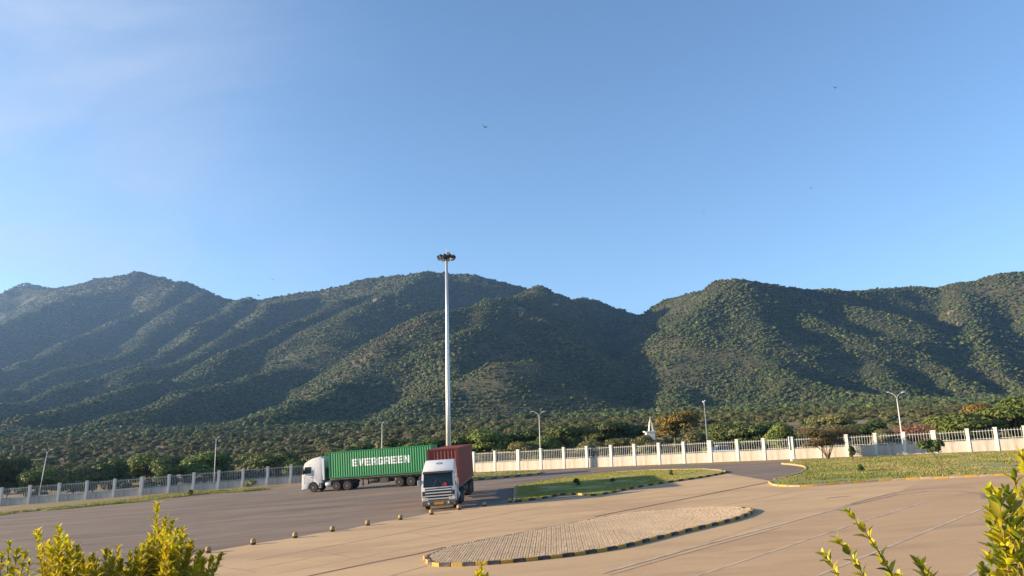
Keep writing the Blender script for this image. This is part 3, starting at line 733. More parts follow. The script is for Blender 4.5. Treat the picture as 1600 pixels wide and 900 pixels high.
scatter('hillside_forest', X, Y, Z-0.5, np.stack([sc_, sc_, sc_*NR.uniform(.75, 1.15, len(X))], 1), hk, 'dense green bush forest covering the mountain slopes', 'forest')
SC['forest_count'] = len(X)
# bushland between the fence and the hills
bk = [crown_mesh('bush_crown', M['leaf_bush'], 60+i, 1300, rand_lobes(60+i, 5, 2.6, .9, 1.0, 1.25), 0.24, fill=.4, jit=.35) for i in range(5)]
a, b = jitter_grid(-480, 480, 100, 420, 4.0); k = (np.abs(a) < 0.80*b+60) & (b-np.minimum(107-0.76*(a+6), 112) > 16); a = a[k]; b = b[k]
dens = vnoise(a, b, 45, 35)+vnoise(a, b, 18, 36)*.6; k = NR.rand(len(a)) < 0.90+dens*0.8; a = a[k]; b = b[k]; z = height(a, b)
sc_ = NR.uniform(.45, 1.15, len(a))*(0.60+0.22*sstep(150, 380, b))
scatter('bushland', a, b, z-0.3, np.stack([sc_, sc_, sc_*NR.uniform(.7, 1.1, len(a))], 1), bk, 'low green and brown scrub covering the plain below the hills', 'scrub')
print('bush', len(a))

# ------------------------------------------------------------------ trees beyond the fence
def tree_parts(seed, kind):
    """returns (trunk mesh, crown mesh, nominal width, nominal height)"""
    r = random.Random(seed); b = MB()
    if kind == 'round':
        H = 6.0; Wd = 6.0
        lobes = rand_lobes(seed, 9, 3.0, 2.6, 1.3, 1.5); m = M[r.choice(['leaf_dark','leaf_mid','leaf_dark'])]; n = 7140; lf = .19; th = 2.2; tr = .17
    elif kind == 'mid':
        H = 6.0; Wd = 6.0; lobes = rand_lobes(seed, 10, 3.0, 2.9, 1.1, 1.45); m = M['leaf_mid']; n = 7820; lf = .19; th = 1.9; tr = .16
    elif kind == 'olive':
        H = 5.0; Wd = 6.0; lobes = rand_lobes(seed, 9, 3.1, 2.0, .9, 1.35); m = M['leaf_olive']; n = 6800; lf = .16; th = 1.5; tr = .13
    elif kind == 'gold':
        H = 7.0; Wd = 6.4; lobes = rand_lobes(seed, 9, 3.1, 2.6, 2.8, 1.5); m = M['leaf_gold']; n = 7140; lf = .19; th = 3.0; tr = .18
    elif kind == 'red':
        H = 4.6; Wd = 6.4; lobes = rand_lobes(seed, 9, 3.2, 1.6, 1.2, 1.25); m = M['leaf_red']; n = 3600; lf = .10; th = 1.3; tr = .11
    else:                                   # flat-topped thorn
        H = 5.0; Wd = 7.0; lobes = [(x, y, z, rx, ry, rz*.55) for x, y, z, rx, ry, rz in rand_lobes(seed, 8, 3.4, .7, 3.4, 1.5)]; m = M['leaf_olive']; n = 3400; lf = .14; th = 2.4; tr = .14
    top = Vector((r.uniform(-.2,.2), r.uniform(-.2,.2), th))
    b.path([(0,0,-.5), (r.uniform(-.08,.08), r.uniform(-.08,.08), th*.5), top], [tr*1.35, tr*1.05, tr*.8])
    for l in lobes:
        e = Vector((l[0], l[1], l[2])); mid = top.lerp(e, .5)+Vector((r.uniform(-.2,.2), r.uniform(-.2,.2), .15))
        b.path([top-Vector((0,0,.25)), mid, e], [tr*.62, tr*.42, tr*.14], n=5)
        for _ in range(3):
            e2 = e+Vector((r.uniform(-1,1)*l[3], r.uniform(-1,1)*l[4], r.uniform(.1,1)*l[5])); b.tube(mid.lerp(e, .6), e2, tr*.18, tr*.05, n=4)
    core = kind not in ('red',)
    return b.mesh('trunk', M['trunk'], smooth=True, fix=False), crown_mesh('crown', m, seed, n, lobes, lf, core=False, fill=.5), Wd, H
VAR = {k: [tree_parts(100+17*i+hash_, k) for i in range(3)] for hash_, k in enumerate(('round','mid','olive','gold','red','flat'))}
WORD = {'round': 'round dark green tree', 'mid': 'leafy mid green tree', 'olive': 'low olive green bushy tree', 'gold': 'tall tree with golden orange crown', 'red': 'bare reddish brown twiggy tree', 'flat': 'flat topped thorn tree'}
TREES = [  # px centre, py top, px width, distance, kind
 (-30,716,80,122,'round'),(18,709,46,124,'round'),(62,727,46,121,'round'),(92,719,52,146,'olive'),(118,721,60,123,'olive'),(148,724,48,126,'olive'),(175,716,44,128,'round'),(205,714,50,138,'mid'),(232,708,58,134,'round'),(262,716,44,124,'mid'),
 (292,711,56,138,'round'),(322,704,72,130,'mid'),(352,712,50,141,'round'),(378,716,44,128,'olive'),(408,707,54,136,'round'),(432,705,66,126,'round'),(462,716,40,124,'mid'),(488,703,56,143,'olive'),(512,708,44,128,'mid'),
 (540,696,60,139,'round'),(572,690,56,145,'mid'),(598,692,50,132,'olive'),(630,683,64,140,'round'),(662,684,56,132,'mid'),(690,682,52,142,'olive'),(724,676,56,134,'round'),(762,671,66,132,'round'),(790,676,40,144,'olive'),
 (818,668,50,134,'round'),(818,684,44,120,'olive'),(850,680,44,124,'mid'),(886,661,66,128,'round'),(915,664,50,146,'flat'),(944,656,60,138,'round'),(930,684,44,118,'olive'),(968,679,48,118,'olive'),(980,657,50,140,'round'),(1003,674,36,116,'olive'),(1024,682,34,115,'olive'),
 (1053,647,54,132,'gold'),(1085,666,52,116,'olive'),(1112,664,44,128,'round'),(1142,660,58,124,'round'),(1180,658,54,122,'round'),(1217,660,42,112,'mid'),(1248,668,50,116,'olive'),(1300,652,66,122,'flat'),(1312,658,50,112,'olive'),(1352,657,56,118,'round'),(1378,664,40,108,'olive'),
 (1424,657,72,108,'red'),(1478,648,58,112,'mid'),(1514,643,84,110,'mid'),(1536,634,52,126,'gold'),(1582,620,84,112,'mid'),(1640,626,80,110,'round')]
TREES.sort(key=lambda t: t[0])
cnt = 0
for i, (px, py, wpx, Y, kind) in enumerate(TREES):
    tm, cm, Wd, H = VAR[kind][i % 3]
    p = on_y(px, py, Y); gz = hz(p.x, p.y); w = wpx/FPX*Y*1.28; h = max(2.2, p.z-gz)
    t = empty('tree', (p.x, p.y, gz-.05), (0, 0, rnd.uniform(0, 6.28))); t.scale = (w/Wd, w/Wd, h/H*1.18)
    link('trunk', tm, t); link('crown', cm, t)
    if 0 <= px <= 1600:
        cnt += 1; tag(t, WORD[kind]+' behind the fence, '+ORD[cnt-1]+' tree from the left', 'tree', 'trees standing behind the boundary fence')
    else: tag(t, WORD[kind]+' behind the fence, just past the '+('left' if px < 0 else 'right')+' picture edge', 'tree', 'trees standing behind the boundary fence')

# thorn bush, saplings and small plants on the right-hand island
def stand(px, py, h=0.09): p = at(px, py, h); return p
p = stand(1294, 717.5); t = empty('thorn_bush', p); tag(t, 'brown spreading thorn bush with fanned stems in front of the fence', 'bush')
b = MB(); ends = []; r = random.Random(5)
S0 = p.y/FPX
for i in range(11):
    a = r.uniform(0, 6.283); rad = r.uniform(10, 38)*S0; zt = r.uniform(20, 44)*S0
    e = Vector((rad*math.cos(a), rad*math.sin(a)*.7, zt)); m_ = Vector((e.x*.35, e.y*.35, zt*.52))
    b.path([(0,0,-.1), m_*.5+Vector((0,0,-.05)), m_, e], [.07,.05,.035,.012], n=5); ends.append(e)
    for _ in range(5):
        e2 = e+Vector((r.uniform(-.7,.7), r.uniform(-.7,.7), r.uniform(0,.5))); b.tube(m_.lerp(e, r.uniform(.4, .95)), e2, .016, .005, n=4)
b.obj('stems', mat('thorn_stems', (0.20,0.135,0.09), .9, (0.15,.1,.07), 5), t, fix=False)
lob = [(e.x, e.y, e.z, 1.1, .95, .5) for e in ends]+[(0,0,31*S0,1.5,1.2,.5)]
link('crown', crown_mesh('crown', leafm('thorn_foliage', (0.105,0.095,0.035), (0.165,0.125,0.055)), 77, 9000, lob, .075, core=False, fill=.6), t)
def sapling(name, px, py, hpx, wpx, label, trunk=0.5, dense_=900, m='leaf_dark', lean=0.0, tall=False):
    p = stand(px, py); S = p.y/FPX; t = empty(name, p); tag(t, label, 'sapling'); H = hpx*S; Wd = wpx*S; r = random.Random(px)
    b = MB().path([(0,0,-.1), (lean*.4, 0, H*.3), (lean, 0, H*.72)], [.035,.03,.018], n=6); lobes = []
    for i in range(6):
        z = H*(trunk+(1-trunk)*r.uniform(.2,.8)); a = r.uniform(0,6.283); q = Wd*.28*r.uniform(.3,1)
        e = Vector((lean+q*math.cos(a), q*math.sin(a), z)); b.tube((lean*.7,0,H*trunk*.95), e, .014, .006, n=4)
        lobes.append((e.x, e.y, e.z, Wd*.24, Wd*.22, H*(1-trunk)*.36))
    b.obj('trunk', M['trunk'], t, fix=False); link('crown', crown_mesh('crown', M[m], int(px), int(dense_*1.3), lobes, .10, core=False, fill=.6), t)
sapling('sapling', 1476, 737.5, 49, 40, 'young tree with thin bare trunk and dark bushy crown on the right island', trunk=.52, dense_=2200, lean=-.75)
sapling('small_shrub', 1333, 718.5, 18, 12, 'slim dark green shrub against the fence right of the thorn bush', trunk=.05, dense_=500)
sapling('small_shrub', 1345, 737.5, 12, 14, 'small green weed in the middle of the right-hand grass', trunk=.0, dense_=300, m='leaf_mid')
sapling('small_shrub', 902, 759, 10, 11, 'small dark plant in the middle of the long grass island', trunk=.0, dense_=320)
sapling('small_shrub', 957, 753, 6, 9, 'tiny plant right of centre on the long grass island', trunk=.0, dense_=140)
sapling('small_shrub', 1048, 742.5, 7, 8, 'tiny plant near the far end of the long grass island', trunk=.0, dense_=140, m='leaf_mid')
sapling('small_shrub', 391, 762, 12, 22, 'dry tussock beside the left fence near the white cab', trunk=.0, dense_=500, m='leaf_olive')
sapling('small_shrub', 298, 774, 8, 12, 'small green tuft on the left road verge', trunk=.0, dense_=220, m='leaf_mid')

def rock(px, py, sz, k, label):
    Yd = np.linspace(500, 2300, 1200); d = ray(px, py); X_ = d.x*Yd; Z_ = CAMZ+d.z*Yd      # where the line of sight meets the slope
    hit = np.nonzero(height(X_, Yd) > Z_)[0]
    if not len(hit): return
    q = Vector((X_[hit[0]], Yd[hit[0]], Z_[hit[0]])); r = random.Random(k); bm = bmesh.new(); bmesh.ops.create_icosphere(bm, subdivisions=3, radius=1.0)
    for v in bm.verts:
        n_ = math.sin(v.co.x*5+k)*math.cos(v.co.y*4.3)*.22+r.uniform(-.09,.09); v.co *= 1+n_; v.co.z *= .9; v.co.x *= 1.8
    me = bpy.data.meshes.new('rock_outcrop'); bm.to_mesh(me); bm.free(); me.materials.append(M['rock'])
    o = link('rock_outcrop', me); o.location = q+Vector((0, -.8, .6)); o.scale = (sz, sz, sz); o.rotation_euler = (r.uniform(-.3,.3), r.uniform(-.3,.3), r.uniform(-.5,.5))
    tag(o, label, 'rock', 'rocks on the mountain slopes')
rock(813, 486, 5.0, 1, 'larger pale rock on the shaded slope right of the mast')
rock(868, 478, 3.2, 2, 'small pale rock just below the skyline right of the mast')
rock(1487, 489, 4.0, 3, 'pale rock face on the right-hand hill, uppermost of two')
rock(1500, 508, 3.4, 4, 'pale rock face on the right-hand hill, lower of two')
rock(590, 470, 4.5, 5, 'pale rock on the ridge crest left of the mast')
# ------------------------------------------------------------------ street lamps, light mast, sign
def lamp_head(m): 
    b = MB(); 
    return b.add([(0,-.07,-.02),(0,.07,-.02),(.16,-.13,-.045),(.16,.13,-.045),(.55,-.11,-.03),(.55,.11,-.03),(.68,0,0),(0,-.05,.05),(0,.05,.05),(.18,-.09,.10),(.18,.09,.10),(.52,-.07,.075),(.52,.07,.075)],
        [(0,1,3,2),(2,3,5,4),(4,5,6),(7,9,10,8),(9,11,12,10),(11,6,12),(0,2,9,7),(2,4,11,9),(4,6,11),(1,8,10,3),(3,10,12,5),(5,12,6),(0,7,8,1)])
def street_lamp(px, py_top, py_base, Y, rz, label, lean=0.0):
    top = on_y(px, py_top, Y); gz = hz(top.x, Y); H = top.z-gz
    t = empty('street_lamp', (top.x, Y, gz), (Matrix.Rotation(lean, 3, 'Y') @ Matrix.Rotation(rz, 3, 'Z')).to_euler()); tag(t, label, 'street lamp', 'lamps on the road beyond the fence')
    MB().path([(0,0,-.3),(0,0,H*.5),(0,0,H-.75)], [.075,.06,.04], n=10).obj('pole', M['pole'], t, smooth=True)
    for s in (-1, 1):
        pts = [(0,0,H-.85),(s*.06,0,H-.5),(s*.3,0,H-.22),(s*.62,0,H-.06)]
        a = MB().path(pts, [.034,.032,.028,.024], n=7).obj('arm', M['pole'], t, smooth=True)
        h = lamp_head(None).obj('lamp_head', M['pole'], a, smooth=True, angle=.6); h.location = (s*.58, 0, H-.06); h.rotation_euler = (0, -.22 if s > 0 else .22, 0 if s > 0 else math.pi)
        h.rotation_euler = (0, -.22, 0 if s > 0 else math.pi); h.scale = (.82,.82,.82)
street_lamp(67,702,0,118,1.4,'leaning pale street lamp at the far left behind the fence', lean=.10)
street_lamp(338,683,0,119,1.5,'pale street lamp behind the fence left of the white cab')
street_lamp(597,660,0,115,1.5,'pale street lamp above the green container')
street_lamp(842,643,0,106,.15,'pale street lamp right of the tall mast, behind the fence')
street_lamp(1100,627,0,94,1.45,'pale street lamp between the golden tree and the sign')
street_lamp(1400,613,0,84,.0,'tall two-armed street lamp nearest the right edge')

Y = 92.0; b_ = at(701.5, 748.5); ring = on_y(698.5, 403, b_.y)
t = empty('light_mast', b_); tag(t, 'very tall galvanised light mast with a ring of floodlights behind the trucks', 'light mast'); H = ring.z-b_.z
MB().path([(0,0,-.2),(0,0,H*.33),(0,0,H*.66),(0,0,H+.3)], [.34,.28,.22,.16], n=14).obj('shaft', M['steel'], t, smooth=True)
MB().lathe([(.52,0),(.52,.06),(.36,.06),(.36,.5)], 14).obj('base_plate', M['steel'], t)
MB().lathe([(.30,H-.1),(.42,H+.02),(.42,H+.2),(.25,H+.3)], 12).obj('hub', M['lamp_dark'], t)
MB().tube((0,0,H+.3),(0,0,H+1.5),.035,.015,n=6).obj('lightning_rod', M['steel'], t)
MB().box(.05,.45,-.2,.2,H+.28,H+.72).obj('winch_box', M['grey_plastic'], t, bevel=.03)
rg = MB(); n = 24; R_ = .95
for i in range(n):
    a0 = 6.283*i/n; a1 = 6.283*(i+1)/n; rg.tube((R_*math.cos(a0),R_*math.sin(a0),H), (R_*math.cos(a1),R_*math.sin(a1),H), .045, n=6)
rg.obj('ring', M['lamp_dark'], t)
for i in range(4):
    a0 = 6.283*i/4+.3; MB().tube((0,0,H+.05),(R_*math.cos(a0),R_*math.sin(a0),H),.035,n=5).obj('spoke', M['lamp_dark'], t)
for i in range(10):
    a0 = 6.283*i/10+.2; f_ = empty_ = None
    Mx = Matrix.Translation((1.02*math.cos(a0), 1.02*math.sin(a0), H+.08)) @ Matrix.Rotation(a0, 4, 'Z') @ Matrix.Rotation(.75, 4, 'Y')
    fl = MB().add([Mx@Vector(v) for v in ((-.13,-.13,.2),(.13,-.13,.2),(.13,.13,.2),(-.13,.13,.2),(-.24,-.24,-.16),(.24,-.24,-.16),(.24,.24,-.16),(-.24,.24,-.16))], [(3,2,1,0),(0,1,5,4),(1,2,6,5),(2,3,7,6),(3,0,4,7),(4,5,6,7)]).obj('floodlight', M['lamp_dark'], t)
    MB().add([Mx@Vector(v) for v in ((-.21,-.21,-.164),(.21,-.21,-.164),(.21,.21,-.164),(-.21,.21,-.164),(-.21,-.21,-.175),(.21,-.21,-.175),(.21,.21,-.175),(-.21,.21,-.175))], [(3,2,1,0),(4,5,6,7),(0,1,5,4),(1,2,6,5),(2,3,7,6),(3,0,4,7)]).obj('lens', M['lamp_glass'], fl)

p = at(1237.5, 721.5, .05); S = p.y/FPX; t = empty('road_sign', p, (0,0,1.0)); tag(t, 'pale grey road sign seen from behind beside the grass corner', 'sign')
MB().box(-.42,.42,-.015,.015,17*S,38*S).obj('board', M['sign'], t, bevel=.004)
for s in (-1, 1): MB().tube((s*.26,.045,-.2),(s*.26,.045,37*S),.03,n=8).obj('post', M['steel'], t)

# ------------------------------------------------------------------ trucks
def wheel(root, x, y, r=.52, w=.30, side=1):
    o = MB().lathe([(r*.56,-w/2),(r*.9,-w/2),(r*.98,-w*.38),(r,-w*.2),(r,w*.2),(r*.98,w*.38),(r*.9,w/2),(r*.56,w/2)], 24, 'X').obj('wheel', M['rubber'], root, smooth=True, angle=.7)
    o.location = (x, y, r)
    s = side
    MB().lathe([(r*.58,s*w*.42),(r*.55,s*w*.30),(r*.30,s*w*.16),(r*.28,s*w*.44),(r*.2,s*w*.52),(.01,s*w*.52)], 18, 'X').obj('rim', M['rim'], o, smooth=True, angle=.6)
def cab_mesh(prof, hw, z0, taper, bev=.05):
    b = MB().prism(prof, -hw, hw); b.v = [(x*(1-taper*max(0, z-z0)), y, z) for x, y, z in b.v]
    return b
def arch(c, z, r, n=8, a0=math.pi, a1=0.0): return [(c+r*math.cos(a0+(a1-a0)*i/n), z+r*math.sin(a0+(a1-a0)*i/n)) for i in range(n+1)]
def slab(q, t):
    """thin plate over a quad/polygon q (list of 3d points), thickness t along its normal"""
    q = [Vector(v) for v in q]; n = (q[1]-q[0]).cross(q[2]-q[0]).normalized(); k = len(q)
    return MB().add(q+[v+n*t for v in q], [tuple(range(k))[::-1], tuple(range(k, 2*k))]+[(i,(i+1)%k,k+(i+1)%k,k+i) for i in range(k)])
def chassis_and_trailer(root):
    for s in (-1, 1):
        MB().box(s*.42-.06, s*.42+.06, -3.0, 2.6, .72, .98).obj('chassis_rail', M['chassis'], root)
        MB().prism([(-.0,1.1),(-.0,1.24),(-11.9,1.24),(-11.9,.98),(-4.6,.98),(-3.6,1.1)], s*.5-.06, s*.5+.06).obj('trailer_beam', M['trailer'], root)
        MB().box(s*1.06-.05, s*1.06+.05, -12.1, -.1, 1.24, 1.36).obj('trailer_side_rail', M['trailer'], root)
        lg = MB().box(s*.86-.07, s*.86+.07, -3.98, -3.84, .42, 1.2); lg.box(s*.86-.14, s*.86+.14, -4.03, -3.79, .38, .42)
        lg.obj('landing_leg', M['chassis'], root)
        o = MB().lathe([(.02,-.55),(.30,-.53),(.33,-.45),(.33,.45),(.30,.53),(.02,.55)], 16, 'Z').obj('fuel_tank', M['steel'], root, smooth=True, angle=.6)
        o.rotation_euler = (math.pi/2, 0, 0); o.location = (s*.88, .35-.2, .78); o.scale = (1, 1, .62)
        for y in (-.85, -2.15): 
            wheel(root, s*.95, y, .52, .56, s)
        for y in (-8.3, -9.65, -11.0): wheel(root, s*.95, y, .52, .56, s)
        wheel(root, s*1.04, 1.92, .52, .32, s)
        for y in (-.85, -2.15): 
            a = arch(y, .54, .62, 8, math.pi*.92, math.pi*.08); q = a+[(v[0], v[1]+.03) for v in a[::-1]]
            MB().prism(q, s*.95-.29, s*.95+.29).obj('mudguard', M['black'], root)
        for y in (-8.3, -9.65, -11.0):
            a = arch(y, .54, .60, 8, math.pi*.75, math.pi*.25); q = a+[(v[0], v[1]+.025) for v in a[::-1]]
            MB().prism(q, s*.95-.29, s*.95+.29).obj('mudguard', M['black'], root)
        MB().box(s*.86-.25, s*.86+.25, -7.0, -6.0, .55, 1.1).obj('tool_box', M['chassis'], root, bevel=.03)
        o = MB().lathe([(.02,-.6),(.24,-.56),(.26,-.5),(.26,.5),(.24,.56),(.02,.6)], 14, 'Z').obj('air_tank', M['black'], root, smooth=True, angle=.6)
        o.rotation_euler = (math.pi/2, 0, 0); o.location = (s*.8, -5.25, .85)
        MB().box(s*.72-.14, s*.72+.14, -12.13, -12.09, .98, 1.1).obj('tail_light', M['red_lens'], root)
    for y in (-.6, -3.5, -6.5, -9.5, -12.0): MB().box(-1.01, 1.01, y-.06, y+.06, 1.12, 1.35).obj('cross_member', M['trailer'], root)
    for y in (1.92,): MB().tube((-.9, y, .52), (.9, y, .52), .07).obj('axle', M['chassis'], root)
    for y in (-.85, -2.15, -8.3, -9.65, -11.0): MB().tube((-.7, y, .52), (.7, y, .52), .09).obj('axle', M['chassis'], root)
    MB().box(-.6,.6,-12.1,-11.98,.5,.62).obj('rear_bumper', M['chassis'], root)
    MB().lathe([(.55,1.0),(.55,1.1)], 16).obj('fifth_wheel', M['chassis'], root).location = (0, -1.5, 0)

def frame_on_ground(pos, hd):
    f = Vector((hd[0], hd[1], PB*hd[0]+PC*hd[1])).normalized(); rt = f.cross(PN).normalized(); up = rt.cross(f)
    Mx = Matrix((rt, f, up)).transposed().to_4x4(); Mx.translation = (pos[0], pos[1], plane(pos[0], pos[1])+.018); return Mx

def container(name, Lc, Hc, paint, label):
    root = empty(name); tag(root, label, 'container'); m = M[paint]; X1 = 1.219
    prof = []; y = -.14; pitch = .2775; nC = int((Lc-.28)/pitch); pitch = (Lc-.28)/nC
    for i in range(nC): prof += [(y, 0), (y-.072, 0), (y-.139, -.028), (y-.211, -.028)]; y -= pitch
    prof.append((y, 0))
    def depth(yy):
        u = (-.14-yy) % pitch
        if u < .072: return 0.0
        if u < .139: return -.028*(u-.072)/.067
        if u < .211: return -.028
        return -.028*(1-(u-.211)/max(1e-6, pitch-.211))
    for s in (-1, 1):
        vs = []; fs = []
        for (yy, d) in prof: vs += [(s*(X1-.012+d), yy, .15), (s*(X1-.012+d), yy, Hc-.09)]
        for i in range(len(prof)-1): a = 2*i; fs.append((a, a+2, a+3, a+1) if s < 0 else (a, a+1, a+3, a+2))
        MB().add(vs, fs).obj('side_panel', m, root, fix=False)
        MB().box(s*X1-.06 if s > 0 else s*X1, s*X1 if s > 0 else s*X1+.06, -Lc+.12, -.12, 0, .15).obj('bottom_rail', m, root)
        MB().box(s*X1-.06 if s > 0 else s*X1, s*X1 if s > 0 else s*X1+.06, -Lc+.12, -.12, Hc-.09, Hc).obj('top_rail', m, root)
        for y0 in (-.14, -Lc):
            MB().box(s*X1-.15 if s > 0 else s*X1, s*X1 if s > 0 else s*X1+.15, y0, y0+.14, .12, Hc-.12).obj('corner_post', m, root)
            for z0 in (-.004, Hc-.114):
                MB().box(s*X1-.16 if s > 0 else s*X1-.004, s*X1+.004 if s > 0 else s*X1+.16, y0-.004 if y0 < -.2 else y0-.03, y0+.17 if y0 < -.2 else y0+.144, z0, z0+.118).obj('corner_casting', m, root, bevel=.008)
    vs = []; fs = []; x = -X1+.15; k = 0; px_ = []
    while x < X1-.15-.25: px_ += [(x, 0), (x+.07, 0), (x+.137, -.045), (x+.207, -.045)]; x += .2745
    px_.append((x, 0)); px_.append((X1-.15, 0))
    for (xx, d) in px_: vs += [(xx, -.03+d, .15), (xx, -.03+d, Hc-.09)]
    for i in range(len(px_)-1): a = 2*i; fs.append((a, a+1, a+3, a+2))
    MB().add(vs, fs).obj('front_panel', m, root, fix=False)
    MB().box(-X1+.15, X1-.15, -.10, -.005, .0, .15).obj('front_sill', m, root); MB().box(-X1+.15, X1-.15, -.10, -.005, Hc-.09, Hc-.003).obj('front_header', m, root)
    vs = []; fs = []; y = -.10; ry = []
    while y > -Lc+.3: ry += [(y, -.012), (y-.09, -.012), (y-.11, -.03), (y-.19, -.03)]; y -= .21
    ry.append((-Lc+.1, -.012))
    for yy, d in ry: vs += [(-X1+.06, yy, Hc+d), (X1-.06, yy, Hc+d)]
    for i in range(len(ry)-1): a = 2*i; fs.append((a, a+1, a+3, a+2))
    MB().add(vs, fs).obj('roof', m, root, fix=True)
    MB().box(-X1+.06, X1-.06, -Lc+.05, -.05, .02, .14).obj('floor', M['chassis'], root)
    for s in (-1, 1):
        d = MB().box(min(s*.01, s*1.06), max(s*.01, s*1.06), -Lc+.01, -Lc+.06, .12, Hc-.1).obj('door', m, root)
        for xx in (.3, .8): MB().tube((s*xx, -Lc-.02, .1), (s*xx, -Lc-.02, Hc-.08), .018, n=6).obj('locking_bar', M['steel'], d)
    MB().box(-X1+.15, X1-.15, -Lc+.005, -Lc+.1, 0, .12).obj('rear_sill', m, root); MB().box(-X1+.15, X1-.15, -Lc+.005, -Lc+.1, Hc-.1, Hc-.003).obj('rear_header', m, root)
    return root, depth, X1
GL = {'E': [[(0,0),(.34,0),(.34,1),(0,1)],[(.34,0),(1,0),(1,.22),(.34,.22)],[(.34,.39),(.93,.39),(.93,.61),(.34,.61)],[(.34,.78),(1,.78),(1,1),(.34,1)]],
 'V': [[(0,1),(.36,1),(.64,0),(.32,0)],[(.36,0),(.68,0),(1,1),(.66,1)]],
 'R': [[(0,0),(.34,0),(.34,1),(0,1)],[(.34,.80),(.80,.80),(.80,1),(.34,1)],[(.80,1),(.80,.5),(1,.55),(1,.9)],[(.66,.5),(.80,.5),(.80,.8),(.66,.8)],[(.34,.36),(.9,.36),(.98,.5),(.34,.5)],[(.66,0),(1,0),(1,.30),(.9,.36),(.66,.36)]],
 'G': [[(0,.12),(.12,0),(.34,0),(.34,1),(.12,1),(0,.88)],[(.34,0),(.88,0),(1,.12),(1,.22),(.34,.22)],[(.34,.78),(1,.78),(1,.88),(.88,1),(.34,1)],[(.68,.22),(1,.22),(1,.55),(.68,.55)],[(.50,.39),(.68,.39),(.68,.55),(.50,.55)],[(.70,.67),(1,.67),(1,.78),(.70,.78)]],
 'N': [[(0,0),(.32,0),(.32,1),(0,1)],[(.68,0),(1,0),(1,1),(.68,1)],[(.32,1),(.32,.62),(.68,0),(.68,.38)]]}
def lettering(root, depth, X1, text, y0, y1, z0, z1, m):
    n = len(text); adv = (y0-y1)/n; wl = adv*.86
    for i, ch in enumerate(text):
        bm = bmesh.new(); ys = y0-i*adv
        for poly in GL[ch]: bm.faces.new([bm.verts.new((0, ys-u*wl, z0+v*(z1-z0))) for u, v in poly])
        pitch = (12.19-.28)/int((12.19-.28)/.2775)
        k0 = int((-.14-ys)/pitch)-1
        for k in range(k0, k0+6):
            for o_ in (0, .072, .139, .211):
                bmesh.ops.bisect_plane(bm, geom=bm.verts[:]+bm.edges[:]+bm.faces[:], plane_co=(0, -.14-k*pitch-o_, 0), plane_no=(0,1,0), dist=1e-5)
        for v in bm.verts: v.co.x = -(X1-.012+depth(v.co.y)+.005)
        for f in bm.faces:
            if f.normal.x > 0: f.normal_flip()
        me = bpy.data.meshes.new('letter'); bm.to_mesh(me); bm.free(); me.materials.append(m); link('letter', me, root)

# --- white tractor with the green container
gp = Vector((-21.15, 87.35)); gh = Vector((-.985, .17)).normalized()
MG = frame_on_ground(gp, gh)
t = empty('container_truck'); tag(t, 'white high-roofed truck with trailer under the green container', 'truck'); t.matrix_world = MG
chassis_and_trailer(t)
ar = arch(1.92, .52, .64, 8, math.pi*.97, math.pi*.03)
prof = [(.85,.95),(1.22,.95)]+ar+[(2.62,.40),(3.30,.36),(3.32,.9),(3.30,1.45),(3.27,1.95),(3.05,2.90),(2.93,3.25),(2.50,3.55),(1.97,3.76),(1.3,3.88),(.85,3.90)]
cb = cab_mesh(prof, 1.245, 2.0, .035).obj('cab', M['white_paint'], t, bevel=.045, smooth=True, angle=.6)
slab([(-1.10,3.275,1.95),(1.10,3.275,1.95),(1.02,3.06,2.86),(-1.02,3.06,2.86)], .012).obj('windscreen', M['glass'], t)
MB().prism([(3.04,2.86),(3.30,2.80),(3.32,2.84),(2.98,3.02)], -1.1, 1.1).obj('sun_visor', M['black'], t)
for s in (-1, 1):
    sx = lambda z: s*1.246*(1-.035*max(0, z-2.0))
    q = [(sx(2.12),3.06,2.12),(sx(2.12),2.15,2.12),(sx(2.85),2.15,2.85),(sx(2.85),2.90,2.85)]
    if s > 0: q = q[::-1]
    slab(q, .008).obj('side_window', M['glass'], t)
    dd = slab([(s*1.25,3.0,1.0),(s*1.25,2.98,1.012),(s*1.25,2.98,1.9),(s*1.25,3.0,1.9)] if s < 0 else [(s*1.25,3.0,1.9),(s*1.25,2.98,1.9),(s*1.25,2.98,1.012),(s*1.25,3.0,1.0)], .006).obj('door_seam', M['black'], t)
    MB().box(min(s*1.249,s*1.258), max(s*1.249,s*1.258), 1.98, 1.995, 1.0, 2.8).obj('door_seam', M['black'], t)
    MB().box(min(s*1.249,s*1.28), max(s*1.249,s*1.28), 2.05, 2.22, 1.62, 1.68).obj('door_handle', M['black'], t)
    mr = MB().box(min(s*1.26,s*1.50), max(s*1.26,s*1.50), 2.98, 3.14, 2.05, 2.75).obj('mirror', M['black'], t, bevel=.04)
    MB().box(min(s*.75,s*1.16), max(s*.75,s*1.16), 3.30, 3.345, .62, .88).obj('headlight', M['headlight'], t, bevel=.02)
    MB().box(min(s*.80,s*1.2), max(s*.80,s*1.2), 1.0, 1.26, .42, .94).obj('step', M['grey_plastic'], t, bevel=.02)
    MB().box(min(s*1.0,s*1.2), max(s*1.0,s*1.2), .55, .84, 1.3, 3.7).obj('side_deflector', M['white_paint'], t, bevel=.03)
MB().box(-1.22,1.22,3.2,3.40,.30,.60).obj('bumper', M['grey_plastic'], t, bevel=.04)
for i in range(5): MB().box(-.95,.95,3.29,3.345,.95+i*.15,1.05+i*.15).obj('grille_slat', M['black'], t)
MB().box(-.9,.9,.3,.5,1.2,2.6).obj('rear_frame', M['black'], t)
gc, dep, X1 = container('shipping_container', 12.19, 2.9, 'green_box', 'long green corrugated shipping container with big white lettering')
gc.matrix_world = MG @ Matrix.Translation((0, 0, 1.40))
lettering(gc, dep, X1, 'EVERGREEN', -2.78, -9.72, 1.16, 1.97, M['letter'])

